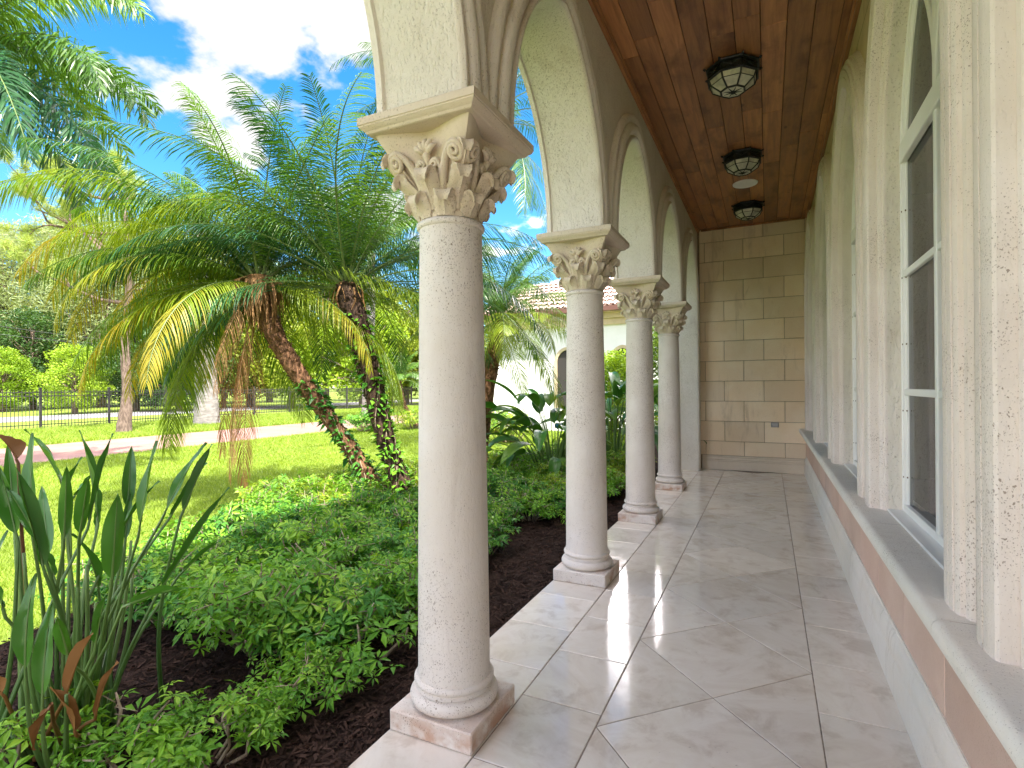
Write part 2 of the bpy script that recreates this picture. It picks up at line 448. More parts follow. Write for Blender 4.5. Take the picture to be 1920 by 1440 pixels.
for k in range(-5, 10):
    y0 = 2.195 + k*D
    def cl(poly): 
        ys = [p[1] for p in poly]
        return max(ys) <= YEND+.3 and min(ys) >= YN-.9
    xm = (FX0+FX1)/2
    polys = [[(FX0, y0), (xm, y0-D/2), (FX1, y0), (xm, y0+D/2)]]
    polys += [[(FX0, y0), (xm, y0+D/2), (FX0, y0+D)], [(FX1, y0), (FX1, y0+D), (xm, y0+D/2)]]
    for q in polys:
        if cl(q): tile([(x, min(y, YEND)) for x, y in q])
floor_o = fl.build('loggia_floor', [M['floor'], M['grout']])
tag(floor_o, kind='structure')

# ---- house root
house = empty('house', (1.5, 4, 0), 'cream stone house with wood-ceilinged arcaded loggia and tall arched windows', 'house')
HOFF = Vector(house.location)
def hb(mb, name, mats, smooth=False, ang=None):
    o = mb.build(name, mats, house, smooth, ang); o.location = -HOFF; return o

# arch curve: half span a, rise h, returns list of (dy, dz, ny, nz)
def arch_curve(a, h, n=44, straight=0.):
    Rr = (h*h+a*a)/(2*a); pts = []
    for i in range(n+1):
        tau = math.pi*i/n; d = -a*math.cos(tau)
        pt = math.sqrt(max(0, Rr*Rr-(abs(d)+Rr-a)**2)); el = h*.985*math.sin(tau)
        pts.append((d, .55*pt+.45*el+straight))
    if straight: pts = [(-a, 0)] + pts + [(a, 0)]
    res = []
    for i, p in enumerate(pts):
        q0 = pts[max(0, i-1)]; q1 = pts[min(len(pts)-1, i+1)]
        ty, tz = q1[0]-q0[0], q1[1]-q0[1]; L = math.hypot(ty, tz)
        ny, nz = -tz/L, ty/L
        if i == 0: ny, nz = -1, 0
        if i == len(pts)-1: ny, nz = 1, 0
        res.append((p[0], p[1], ny, nz))
    return res
def sweep(mb, curve, prof, yc, z0, mi_of=None, flip=False):
    n = len(prof); vs = []; 
    for (dy, dz, ny, nz) in curve:
        for (s, x) in prof: vs.append((x, yc+dy+ny*s, z0+dz+nz*s))
    for i in range(len(curve)-1):
        for k in range(n-1):
            q = (i*n+k, i*n+k+1, (i+1)*n+k+1, (i+1)*n+k)
            if flip: q = q[::-1]
            mb.add([vs[j] for j in q], [(0, 1, 2, 3)], mi_of(k) if mi_of else 0)
def sweep_shared(mb, curve, prof, yc, z0, mi_of, flip=False):
    n = len(prof); vs = [(x, yc+dy+ny*s, z0+dz+nz*s) for (dy, dz, ny, nz) in curve for (s, x) in prof]
    b = len(mb.v); mb.v.extend(vs)
    for i in range(len(curve)-1):
        for k in range(n-1):
            q = (b+i*n+k, b+i*n+k+1, b+(i+1)*n+k+1, b+(i+1)*n+k)
            mb.f.append(q[::-1] if flip else q); mb.m.append(mi_of(k))

# ---- arcade wall
A_H, A_A = 1.10, .73
XO, XI = -1.47, -1.09
prof_a = [(.10, XO), (-.0, XO), (-.013, XO+.004), (-.014, XO+.035), (-.0, XO+.043), (0, -1.10), (0, -1.072),
          (.003, -1.055), (.012, -1.044), (.024, -1.043), (.034, -1.052), (.037, -1.064), (.046, -1.066), (.05, -1.058),
          (.062, -1.042), (.08, -1.032), (.1, -1.030), (.12, -1.036), (.134, -1.05), (.138, -1.066), (.150, -1.069), (.158, -1.06),
          (.172, -1.048), (.19, -1.043), (.206, -1.048), (.216, -1.06), (.2205, -1.078), (.2225, XI)]
ac = arch_curve(A_A, A_H)
ARCHES = [1.0525+SP*k for k in range(-1, 5)]
arc = MB(); wal = MB()
for yc in ARCHES:
    sweep_shared(arc, ac, prof_a, yc, ZAB, lambda k: 1 if k in (4, 5) else 0)
    # inner spandrel strip above the archivolt
    for i in range(len(ac)-1):
        p, q = ac[i], ac[i+1]
        s = .2225
        a = (yc+p[0]+p[2]*s, ZAB+p[1]+p[3]*s); b = (yc+q[0]+q[2]*s, ZAB+q[1]+q[3]*s)
        if abs(a[0]-b[0]) < 1e-5: continue
        wal.add([(XI, a[0], a[1]), (XI, b[0], b[1]), (XI, b[0], 4.45), (XI, a[0], 4.45)], [(0, 1, 2, 3)])
        s = .10
        a = (yc+p[0]+p[2]*s, ZAB+p[1]+p[3]*s); b = (yc+q[0]+q[2]*s, ZAB+q[1]+q[3]*s)
        wal.add([(XO, a[0], a[1]), (XO, a[0], 4.5), (XO, b[0], 4.5), (XO, b[0], b[1])], [(0, 1, 2, 3)])
for yc in [ARCHES[0]-SP/2] + [a+SP/2 for a in ARCHES[:-1]]:
    wal.add([(XO, yc-.1225, ZAB), (XO, yc-.1225, 4.5), (XO, yc+.1225, 4.5), (XO, yc+.1225, ZAB)], [(0, 1, 2, 3)])
    # underside of the pier where it sits on the abacus
    wal.add([(XO, yc-.2225, ZAB+.002), (XO, yc+.2225, ZAB+.002), (-1.06, yc+.2225, ZAB+.002), (-1.06, yc-.2225, ZAB+.002)], [(0, 1, 2, 3)])
# end pier running to the floor against the back wall
ye = ARCHES[-1]+SP/2
ep = MB()
jp = [(0, XO)] + [(s, x) for (s, x) in prof_a[5:]]
vs = []
for z in (0, ZAB):
    for (s, x) in [(0.1225, XO), (0, XO)] + [(s, x) for (s, x) in prof_a[5:]] + [(YEND-ye+.2225, XI)]:
        vs.append((x, ye-.2225+s, z))
n = len(vs)//2
ep.add(vs, [(i, i+1, n+i+1, n+i) for i in range(n-1)])
ep.add([(XO, ye-.1, 0), (XO, ye+.6, 0), (XO, ye+.6, 4.5), (XO, ye-.1, 4.5)], [(0, 1, 2, 3)])
wal.add([(XI, ye, ZAB), (XI, YEND+.02, ZAB), (XI, YEND+.02, 4.45), (XI, ye, 4.45)], [(0, 1, 2, 3)])
hb(arc, 'arch_moulding', [M['arch'], M['stucco']], True, 38)
hb(wal, 'arcade_wall', M['stucco'])
hb(ep, 'end_pier', M['stucco'], True, 30)

# ---- ceiling planks
ce = MB(); PW = .178
x = -1.10; col_i = 0
r2 = random.Random(3)
while x < .62:
    x1 = min(x+PW, .63); y = YN - r2.random()*2.2
    while y < YEND:
        L = r2.choice((1.5, 1.9, 2.3, 2.7)) * (.85+.3*r2.random())
        a, b = max(y, YN), min(y+L, YEND+.02)
        if b-a > .05: ce.box((x+.0022, a+.0015, ZC), (x1-.0022, b-.0015, ZC+.02), 0, .0035)
        y += L
    x += PW
hb(ce, 'wood_ceiling', [M['wood'], M['wood_gap']])
cb = MB(); cb.box((-1.12, YN, ZC+.012), (.66, YEND+.04, ZC+.06)); hb(cb, 'ceiling_backing', M['wood_gap'])
ct = MB()
for xa, sg in ((XI, 1), (.60, -1)):
    for i, (w, h) in enumerate(((.045, .022), (.028, .05))):
        x0, x1_ = sorted((xa, xa+sg*w)); ct.box((x0, YN, ZC-h), (x1_, YEND-.002, ZC-.001-.001*i), 0, .004)
ct.box((-1.03, YEND-.03, ZC-.03), (.55, YEND-.001, ZC-.003), 0, .004)
hb(ct, 'ceiling_trim', M['wood'], True, 30)

# ---- back wall of tan blocks
bw = MB()
bw.box((-1.5, YEND+.012, 0), (.9, YEND+.2, 4.5), 1)
z = 1.505 - 4*.341; row = 0
BH, BL = .341, .61
while z < ZC:
    off = -.363 if (row % 2 == 0) else -.363-.305
    xx = off - 3*BL
    while xx < .7:
        a, b = max(xx, -1.06), min(xx+BL, .66)
        z0, z1 = max(z, .24), min(z+BH, ZC+.02)
        if b-a > .03 and z1-z0 > .02:
            e = r2.random()*.003
            bw.box((a+.0035, YEND-.002-e, z0+.0035), (b-.0035, YEND+.02, z1-.0035), 0, .005)
        xx += BL
    z += BH; row += 1
hb(bw, 'back_wall', [M['block'], M['mortar']])
bb = MB()
for (z0, z1, t) in ((0, .15, .055), (.15, .175, .045), (.175, .215, .035), (.215, .24, .02)):
    bb.box((-1.03, YEND-.004-t, z0+.0005), (.55, YEND, z1), 0, .006)
hb(bb, 'back_baseboard', M['travertine_base'], True, 30)

# ---- window wall
XW = .60; ZS = .73
W_A, W_H = .667, 1.06; ZSP = 2.62
WIN = [1.0525+SP*k for k in range(0, 5)]
pw = [(0, .72), (0, .607), (.004, .596), (.012, .590), (.018, .592), (.02, .584), (.03, .574), (.046, .570), (.052, .573), (.053, .545), (.056, .532), (.064, .5245), (.084, .5205),
      (.108, .519), (.128, .5195), (.1305, .533), (.1345, .533), (.137, .519), (.158, .518), (.176, .520), (.1785, .537), (.1835, .537), (.186, .523), (.2, .525), (.210, .530), (.213, .543),
      (.224, .545), (.228, .540), (.242, .545), (.250, .556), (.254, .566), (.266, .566), (.271, .578), (.278, .590), (.284, XW)]
wc = arch_curve(W_A, W_H, 40, ZSP-ZS)
proto_sur = None
sp = MB()
for yc in WIN:
    mb = MB()
    sweep_shared(mb, wc, pw, 0, ZS, lambda k: 1 if k == 0 else 0)
    if proto_sur is None: me_sur = mb.mesh('window_surround', [M['surround'], M['stucco']], True, 24)
    o = link('window_surround', me_sur, house, Vector((0, yc, 0)) - HOFF); proto_sur = o
    for i in range(1, len(wc)-2):
        p, q = wc[i], wc[i+1]; s = .284
        a = (yc+p[0]+p[2]*s, ZS+p[1]+p[3]*s); b = (yc+q[0]+q[2]*s, ZS+q[1]+q[3]*s)
        if abs(a[0]-b[0]) < 1e-5: continue
        sp.add([(XW, b[0], b[1]), (XW, a[0], a[1]), (XW, a[0], 4.45), (XW, b[0], 4.45)], [(0, 1, 2, 3)])
yl = WIN[-1]+SP/2
sp.add([(XW, YEND+.02, ZS), (XW, yl-.002, ZS), (XW, yl-.002, 4.45), (XW, YEND+.02, 4.45)], [(0, 1, 2, 3)])
yf = WIN[0]-SP/2
sp.add([(XW, yf+.002, ZS), (XW, YN, ZS), (XW, YN, 4.45), (XW, yf+.002, 4.45)], [(0, 1, 2, 3)])
def block_shader():
    m, nt = new_mat('spandrel_block'); N = NT(nt)
    p = N.n('ShaderNodeNewGeometry').outputs['Position']
    sx = N.n('ShaderNodeSeparateXYZ'); N.set(sx, 0, p)
    cv = N.n('ShaderNodeCombineXYZ'); N.set(cv, 0, sx.outputs[1]); N.set(cv, 1, N.math('ADD', sx.outputs[2], -1.505+10*.341))
    br = N.n('ShaderNodeTexBrick', offset=.5, ins={'Color1': c4((.66, .53, .37)), 'Color2': c4((.62, .50, .36)), 'Mortar': c4((.26, .2, .13)),
             'Scale': 1., 'Mortar Size': .005, 'Brick Width': .61, 'Row Height': .341})
    N.set(br, 'Vector', cv.outputs[0])
    n = N.noise(p, 4, 4, .6)
    col = N.mix(N.maprange(n, .4, .7, 0, .35), br.outputs[0], c4((.40, .32, .19)))
    h = N.math('SUBTRACT', N.math('MULTIPLY', N.noise(p, 40, 3, .6), .3), br.outputs[1])
    out(N, pbsdf(N, col, .8, bump(N, h, .6, .006), .2)); return m
M['spandrel'] = block_shader()
hb(sp, 'window_wall', M['spandrel'])
# sill, pink tiles, baseboard
sl = MB()
pr = [(.55, .650), (.475, .655), (.452, .664), (.444, .680), (.444, .705), (.450, .722), (.462, .7295), (.475, .73), (.80, .73)]
segs = [YN] + [.75+1.27*k for k in range(0, 8)] ; segs = [s for s in segs if s < YEND-.3] + [YEND-.001]
for a, b in zip(segs[:-1], segs[1:]):
    vs = [(x_, a+.0012, z_) for (x_, z_) in pr] + [(x_, b-.0012, z_) for (x_, z_) in pr]; n = len(pr)
    sl.add(vs, [(i, n+i, n+i+1, i+1) for i in range(n-1)])
hb(sl, 'window_ledge', M['sill'], True, 40)
pk = MB()
pk.box((.553, YN, .25), (.60, YEND, .66), 1)
y = 2.306 - .61*7
while y < YEND:
    a, b = max(y, YN), min(y+.61, YEND-.002)
    if b-a > .05: pk.box((.543, a+.0025, .28), (.57, b-.0025, .66), 0, .003)
    y += .61
hb(pk, 'pink_tile_band', [M['pink'], M['mortar']])
bs = MB()
pr = [(.512, 0), (.512, .13), (.515, .15), (.520, .165), (.517, .175), (.518, .21), (.522, .24), (.530, .262), (.537, .27), (.537, .29), (.56, .292)]
segs = [YN, .9, 3.34, 5.78, 8.22, YEND-.06]
for a, b in zip(segs[:-1], segs[1:]):
    vs = [(x_, a+.0008, z_) for (x_, z_) in pr] + [(x_, b-.0008, z_) for (x_, z_) in pr]; n = len(pr)
    bs.add(vs, [(i, n+i, n+i+1, i+1) for i in range(n-1)])
hb(bs, 'baseboard', M['base'], True, 40)

# ---- windows: white frames with glazing bars, glass and a dim room behind
def bar(mb, p, q, w, d, xf, mi=0):
    """bar in the y-z plane from p to q, width w, depth d starting at x=xf"""
    (y0, z0), (y1, z1) = p, q; L = math.hypot(y1-y0, z1-z0); ny, nz = -(z1-z0)/L*w/2, (y1-y0)/L*w/2
    c = .004
    vs = []
    for (xx, k) in ((xf+c, 1.), (xf, 1-2*c/w), (xf+d, 1.)):
        for (a, b) in ((y0, z0), (y1, z1)):
            vs += [(xx, a+ny*k, b+nz*k), (xx, a-ny*k, b-nz*k)]
    # order: back-chamfer ring 0..3, front ring 4..7, back 8..11
    mb.add(vs, [(4, 5, 7, 6), (0, 4, 6, 2), (5, 1, 3, 7), (8, 0, 2, 10), (1, 9, 11, 3)], mi)
XF = .675
wm = MB(); gm = MB()
inner = arch_curve(W_A-.001, W_H, 40, ZSP-ZS)
fp = [(0, XF-.004), (-.012, XF-.006), (-.014, XF), (-.034, XF), (-.037, XF+.014), (-.052, XF+.015), (-.054, XF+.03)]
sweep_shared(wm, inner, fp, 0, ZS, lambda k: 0)
zt = 2.72
bar(wm, (-W_A, ZS+.025), (W_A, ZS+.025), .05, .03, XF-.002)
bar(wm, (-W_A+.01, zt), (W_A-.01, zt), .105, .035, XF-.008)
bar(wm, (-W_A+.03, zt-.045), (W_A-.03, zt-.045), .03, .03, XF-.012)
bar(wm, (0, ZS+.03), (0, zt-.05), .042, .03, XF-.001)
bar(wm, (0, zt+.05), (0, ZSP+W_H-.05), .05, .03, XF-.001)
for zz in (1.40, 2.05): bar(wm, (-W_A+.04, zz), (W_A-.04, zz), .036, .026, XF+.002)
# branching tracery arcs
for sg in (-1, 1):
    prev = None
    for i in range(15):
        t = i/14; y_ = sg*(.61*(1-math.cos(t*R(72)))/.691)*.82; z_ = zt+.04 + .80*math.sin(t*R(72))/.951
        if prev: bar(wm, prev, (y_, z_), .04, .028, XF-.0005+.001*(sg > 0))
        prev = (y_, z_)
for sg in (-1, 1):
    for k in range(6):
        for o in (-.024, -.046):
            zz = .93+.367*k
            wm.box((XF-.003 if o == -.024 else XF+.010, sg*(W_A+o)-.004, zz-.004), (XF+.02, sg*(W_A+o)+.004, zz+.004), 1)
me_win = wm.mesh('window', [M['white'], M['screw']], True, 35)
gv = [(XF+.022, d[0], ZS+d[1]) for d in inner]
gm.add(gv, [tuple(range(len(gv)))])
gm2 = gm.mesh('glass', M['glass'])
rs = MB(); rs.box((.60, -W_A, ZS), (XF+.06, W_A, ZS+.012), 0, .004)
me_rs = rs.mesh('frame_sill', M['white'])
for yc in WIN:
    w = link('window', me_win, house, Vector((0, yc, 0)) - HOFF)
    link('glass', gm2, w)
    link('frame_sill', me_rs, w)
# interior
im = MB(); im.box((.74, YN+.01, 0), (5.0, YEND+.3, 4.3))
im.f = [f[::-1] for f in im.f]; im.f.pop(5); im.m.pop(5)
hb(im, 'interior_room', M['dark_room'])
# roof, outer walls
rf = MB()
rf.box((-1.80, YN-.3, 4.46), (9, YEND+1.5, 4.60), 0)
rf.add([(-1.9, YN-.3, 4.6), (9, YN-.3, 4.6), (9, YEND+1.5, 4.6), (-1.9, YEND+1.5, 4.6), (3.5, YN-.3, 6.2), (3.5, YEND+1.5, 6.2)],
       [(0, 3, 5, 4), (1, 4, 5, 2), (0, 4, 1), (3, 2, 5)])
hb(rf, 'roof', M['rooftile'])
ow = MB()
ow.box((XO-.02, YEND+.2, -.2), (9, YEND+.5, 4.46)); ow.box((5.1, YN-.2, -.2), (5.3, YEND+.2, 4.46)); ow.box((.64, YN-.2, -.2), (5.1, YN-.004, 4.46))
hb(ow, 'outer_wall', M['stucco'])

# ------------------------------------------------------------------ columns
def bell_r(ph, z):
    """capital body: circle at the bottom, concave square under the abacus"""
    t = max(0, min(1, (z-2.17)/(2.505-2.17)))
    rc = .128 + .018*t + .03*t*t
    a = ((ph+math.pi/4) % (math.pi/2)) - math.pi/4          # from face centre
    sq = .236/math.cos(a) - .070*math.cos(2*a)
    sq = min(sq, .322)
    k = max(0, (t-.30)/.70)**1.1
    return rc*(1-k) + sq*k
def make_column():
    root = empty('stone_column', (CX, CY[0], 0), 'nearest cream stone column, full length, with its stained plinth in the foreground', 'column', 'columns of the loggia arcade')
    p = MB(); p.box((-.2, -.2, .0005), (.2, .2, .088), 0, .006); p.build('plinth', M['column'], root, True, 30)
    b = MB(); pr = []
    pr += [(.15, .0881), (.178, .089)]
    pr += [(.160+.032*math.cos(a), .121+.032*math.sin(a)) for a in np.linspace(-1.35, 1.45, 12)]
    pr += [(.166, .156), (.160, .162), (.158, .170), (.164, .176)]
    pr += [(.158+.016*math.cos(a), .190+.016*math.sin(a)) for a in np.linspace(-1.2, 1.4, 9)]
    pr += [(.161, .210), (.1595, .2181)]
    b.lathe(pr, 72); b.build('base', M['column'], root, True, 35)
    s = MB(); pr = [(.1592, .218), (.157, .235), (.1565, .26)]
    for i in range(1, 15):
        t = i/14; pr.append((.1565 - .020*t**1.25, .26+(2.105-.26)*t))
    pr += [(.1372, 2.118), (.1385, 2.126)]
    pr += [(.134+.015*math.cos(a), 2.143+.0155*math.sin(a)) for a in np.linspace(-1.3, 1.5, 9)]
    pr += [(.130, 2.163), (.12, 2.166)]
    s.lathe(pr, 72); s.build('shaft', M['column'], root, True, 40)
    c = MB()
    NS, NZ = 96, 26
    vs = []; zs = [2.16+(2.508-2.16)*i/NZ for i in range(NZ+1)]
    for z in zs:
        for k in range(NS):
            ph = 2*math.pi*k/NS; r = bell_r(ph, z); vs.append((r*math.cos(ph), r*math.sin(ph), z))
    c.add(vs, [(i*NS+k, i*NS+(k+1) % NS, (i+1)*NS+(k+1) % NS, (i+1)*NS+k) for i in range(NZ) for k in range(NS)])
    cap = c.build('capital', M['capital'], root, True, 45)
    # carved leaves
    def leaf(ph, z0, h, w, curl, outb):
        mb = MB(); path = []; wid = []
        nu = 10
        for i in range(nu):
            t = i/(nu-1); z = z0+h*t; path.append((bell_r(ph, z)+.004+outb*t*t, z)); wid.append(w*(.74+.30*math.sin(t*2.2)))
        (r0, zz) = path[-1]; rc = curl; w0 = wid[-1]
        for j in range(1, 13):
            a = j/12*R(235); path.append((r0+rc*(1-math.cos(a)), zz+rc*math.sin(a)*1.2)); wid.append(w0*max(.22, math.cos(j/12*1.25)**.8))
        ca, sa = math.cos(ph), math.sin(ph); vs = []; NW = 20
        N_ = len(path)
        for i, (r, z) in enumerate(path):
            q0 = path[max(0, i-1)]; q1 = path[min(N_-1, i+1)]
            tr, tz = q1[0]-q0[0], q1[1]-q0[1]; L = math.hypot(tr, tz); nr, nz = tz/L, -tr/L
            up = min(1, i/8)
            for k in range(NW):
                b_ = 2*math.pi*k/NW; sx = math.cos(b_); sy = math.sin(b_)
                th = .011*(1+(.42*math.cos(sx*12) if sy > 0 else 0))*(.75+.35*up)
                lat = sx*wid[i]*(1+.07*math.cos(i*2.1)*(abs(sx) > .7)); d = sy*th + (1-sx*sx)*.016*up - .005
                vs.append(((r+nr*d)*ca-lat*sa, (r+nr*d)*sa+lat*ca, z+nz*d))
        fs = [(i*NW+k, i*NW+(k+1) % NW, (i+1)*NW+(k+1) % NW, (i+1)*NW+k) for i in range(N_-1) for k in range(NW)]
        fs.append(tuple((N_-1)*NW+k for k in range(NW)))
        mb.add(vs, fs); return mb
    lv = MB()
    def merge(dst, src):
        b_ = len(dst.v); dst.v += src.v; dst.f += [tuple(i+b_ for i in f) for f in src.f]; dst.m += src.m
    for k in range(8): merge(lv, leaf(2*math.pi*(k+.5)/8, 2.163, .068, .046, .019, .018))
    for k in range(8): merge(lv, leaf(2*math.pi*k/8, 2.19, .122, .047, .022, .030))
    for k in range(4): merge(lv, leaf(math.pi/4+k*math.pi/2, 2.27, .125, .038, .020, .010))
    o = lv.build('carved_leaf', M['capital'], cap, True, 60)
    vol = MB()
    def surf(l, z):
        ph = 0
        for _ in range(6):
            r = bell_r(ph, z); ph = math.asin(max(-.7, min(.7, l/r)))
        return bell_r(ph, z)*math.cos(ph)
    def facept(pf, l, z, off):
        d = surf(l, z)+off
        return (d*math.cos(pf)-l*math.sin(pf), d*math.sin(pf)+l*math.cos(pf), z)
    for k in range(4):
        pf = k*math.pi/2
        for sg in (-1, 1):
            # corner volute: stalk, then a spiral scroll facing outward
            pts = []; rad = []
            cl_, cz, rr0 = .142, 2.385, .034
            for i in range(9):
                t = i/8; l = .048+(cl_-.004-.048)*t**1.3; z = 2.265+(cz+rr0-2.265)*(1-(1-t)**1.7)
                pts.append(facept(pf, sg*l, z, .004+.022*t)); rad.append(.021-.008*t)
            for j in range(1, 30):
                a = j/29*R(680); rr = rr0*(1-.84*j/29); l = cl_+rr*math.sin(a); z = cz+rr*math.cos(a)
                pts.append(facept(pf, sg*l, min(z, 2.5), .026+.012*j/29)); rad.append(.0125*(1-.35*j/29))
            vol.tube(pts, rad, 8)
            pts = []; rad = []
            cl_, cz, rr0 = .032, 2.362, .020
            for i in range(7):
                t = i/6; l = .052+(cl_+rr0-.052)*t; z = 2.275+(cz-2.275)*t
                pts.append(facept(pf, sg*(l+.008*math.sin(t*3.1)), z, .006+.012*t)); rad.append(.014-.005*t)
            for j in range(1, 22):
                a = j/21*R(560); rr = rr0*(1-.8*j/21); l = cl_+rr*math.cos(a); z = cz+rr*math.sin(a)
                pts.append(facept(pf, sg*l, z, .018+.010*j/21)); rad.append(.009*(1-.3*j/21))
            vol.tube(pts, rad, 7)
        # flower under the abacus at each face centre
        for j in range(5):
            a = (j-2)*R(30); pts = []
            for i in range(6):
                t = i/5; L = .062*t; z = 2.403+L*math.cos(a); lat = L*math.sin(a)
                pts.append(facept(pf, lat, min(2.502, z), .008+.024*math.sin(t*2.7)))
            vol.tube(pts, [.006, .011, .014, .013, .010, .003], 8)
        vol.tube([facept(pf, 0, 2.335, .012), facept(pf, 0, 2.37, .014), facept(pf, 0, 2.40, .022), facept(pf, 0, 2.415, .02)], [.008, .012, .018, .008], 8)
    vol.build('volute', M['capital'], cap, True, 60)
    a = MB()
    def sq(h, z): return [(-h, -h, z), (h, -h, z), (h, h, z), (-h, h, z)]
    rings = [(.246, 2.5045), (.252, 2.507), (.258, 2.516), (.270, 2.524), (.276, 2.531), (.276, 2.536), (.280, 2.538), (.280, 2.566), (.277, 2.57), (.0, 2.57)]
    vs = [];
    for h, z in rings: vs += sq(h, z)
    a.add(vs, [(4*i+k, 4*i+(k+1) % 4, 4*i+4+(k+1) % 4, 4*i+4+k) for i in range(len(rings)-1) for k in range(4)] + [(3, 2, 1, 0)])
    a.build('abacus', M['capital'], root, True, 20)
    return root
def copy_tree(o, parent=None):
    c = o.copy(); COL.objects.link(c); c.parent = parent
    for ch in list(o.children): copy_tree(ch, c)
    return c
col0 = make_column()
for y, lab in zip(CY[1:], ('second cream stone column from the camera, with carved leaf capital', 'third cream stone column, slimmer looking, between bird-of-paradise leaves and floor',
                           'farthest cream stone column, closest to the tan block end wall')):
    c = copy_tree(col0); c.location.y = y; c['label'] = lab

c = copy_tree(col0); c.location.y = CY[0]-SP; c['label'] = 'cream stone column beside the photographer, outside the left edge of the photo'
# ------------------------------------------------------------------ ceiling lanterns, speaker, outlet
def make_lantern():
    root = empty('ceiling_lantern', (-.25, WIN[2], ZC), 'black iron octagonal ceiling lantern nearest the camera, largest of the row', 'lantern', 'lanterns along the wood ceiling')
    f = MB(); g = MB()
    def oc(r, z, off=R(22.5)): return [(r*math.cos(off+k*math.pi/4), r*math.sin(off+k*math.pi/4), z) for k in range(8)]
    def ringp(a, b, mb): mb.add(a+b, [(k, (k+1) % 8, 8+(k+1) % 8, 8+k) for k in range(8)])
    A = oc(.20, -.001); B = oc(.225, -.02); C_ = oc(.22, -.028); D_ = oc(.198, -.034); E = oc(.205, -.095); F_ = oc(.215, -.105); H_ = oc(.198, -.112)
    for a, b in ((A, B), (B, C_), (C_, D_), (D_, E), (E, F_), (F_, H_)): ringp(a, b, f)
    for k in range(8):
        p = Vector(B[k]); q = p*1.10; q.z = -.012
        f.tube([p, (p+q)/2, q], [.012, .010, .002], 6)
        # applied scrolls on the band
        a, b = Vector(D_[k]), Vector(D_[(k+1) % 8]); m_ = (a+b)/2*1.03; dirv = (b-a).normalized()
        for sg in (-1, 1):
            f.tube([m_+Vector((0, 0, -.01)) + dirv*sg*.062, m_+Vector((0, 0, -.032)), m_+Vector((0, 0, -.055))+dirv*sg*.062], .005, 5)
        f.tube([m_+Vector((0, 0, -.03)), m_*1.04+Vector((0, 0, -.034))], [.016, .008], 6)
    T = oc(.192, -.110); U = oc(.178, -.150); L_ = oc(.098, -.205); ringp(T, U, g); ringp(U, L_, g)
    g.add(oc(.09, -.207), [tuple(range(7, -1, -1))])
    for k in range(8):
        f.tube([T[k], U[k], L_[k]], .0075, 6)
        f.tube([L_[k], L_[(k+1) % 8]], .009, 6)
        f.tube([U[k], (Vector(U[k])*.5+Vector(U[(k+1) % 8])*.5)*1.0, U[(k+1) % 8]], .0035, 5)
        f.tube([Vector(L_[k])*.98, (0, 0, -.213)], .0045, 5)
    f.tube([(0, 0, -.20), (0, 0, -.218), (0, 0, -.228)], [.018, .02, .006], 8)
    f.build('frame', M['iron'], root, True, 30); g.build('glass_panel', M['lamp_glass'], root)
    return root
l0 = make_lantern()
for y, lab in ((WIN[3], 'middle black iron octagonal lantern, just in front of the white ceiling disc'), (WIN[4], 'farthest and smallest black iron lantern, nearest the block wall')):
    c = copy_tree(l0); c.location.y = y; c['label'] = lab
sk = MB(); sk.lathe([(.0001, -.013), (.128, -.013), (.132, -.009), (.138, -.009), (.140, -.014), (.152, -.012), (.155, -.004), (.155, 0)], 48)
tag(sk.build('ceiling_speaker', M['speaker_white'], None, True, 35, (-.255, 7.74, ZC-.001)), 'round white flush ceiling speaker between the two farther lanterns', 'speaker')
ob = empty('outlet_box', (.098, YEND-.006, .78), 'small grey weatherproof outlet box low on the tan block wall', 'outlet')
m_ = MB(); m_.box((-.058, -.012, -.04), (.058, .004, .04), 0, .004); m_.build('back_plate', M['grey_box'], ob)
m_ = MB(); m_.box((-.052, -.05, -.034), (.052, -.0125, .034), 0, .008); m_.box((-.054, -.022, -.036), (.054, -.0122, .036), 0, .003); m_.build('cover', M['grey_box'], ob)

# ------------------------------------------------------------------ ground
def sheet(name, poly, z, mat, kind='structure', div=0):
    mb = MB(); mb.add([(x, y, z) for x, y in poly], [tuple(range(len(poly)))])
    return tag(mb.build(name, mat), kind=kind)
sheet('ground', [(-900, -900), (900, -900), (900, 900), (-900, 900)], -.11, M['lawn'])
sheet('driveway', [(-18.3, -30), (-14.0, -30), (-14.0, 75), (-18.3, 75)], -.1, M['driveway'])
sheet('street', [(-39, -120), (-33, -120), (-33, 160), (-39, 160)], -.1, M['street'])
sheet('bounce_terrace', [(-1.45, -9), (9, -9), (9, YN-.01), (-1.45, YN-.01)], -.02, M['grout'])  # unseen paving added behind the camera to bounce sunlight into the loggia
BED = [(-1.458, -3), (-1.458, 16), (-3.0, 16.), (-3.6, 12.5), (-4.1, 10), (-4.6, 8.6), (-5.6, 7.7), (-6.1, 6.4), (-5.6, 4.6), (-4.9, 3.2), (-4.45, 2.4), (-4.1, 1.3), (-4.0, -3)]
sheet('planting_bed', BED, -.085, M['mulch_ground'])
sheet('bare_soil', [(-5.9, 6.2), (-6.3, 5.6), (-5.75, 4.45), (-5.1, 3.15), (-4.75, 2.75), (-4.5, 3.0), (-4.9, 3.8), (-5.2, 4.6), (-5.4, 5.6)], -.078, M['soil'])
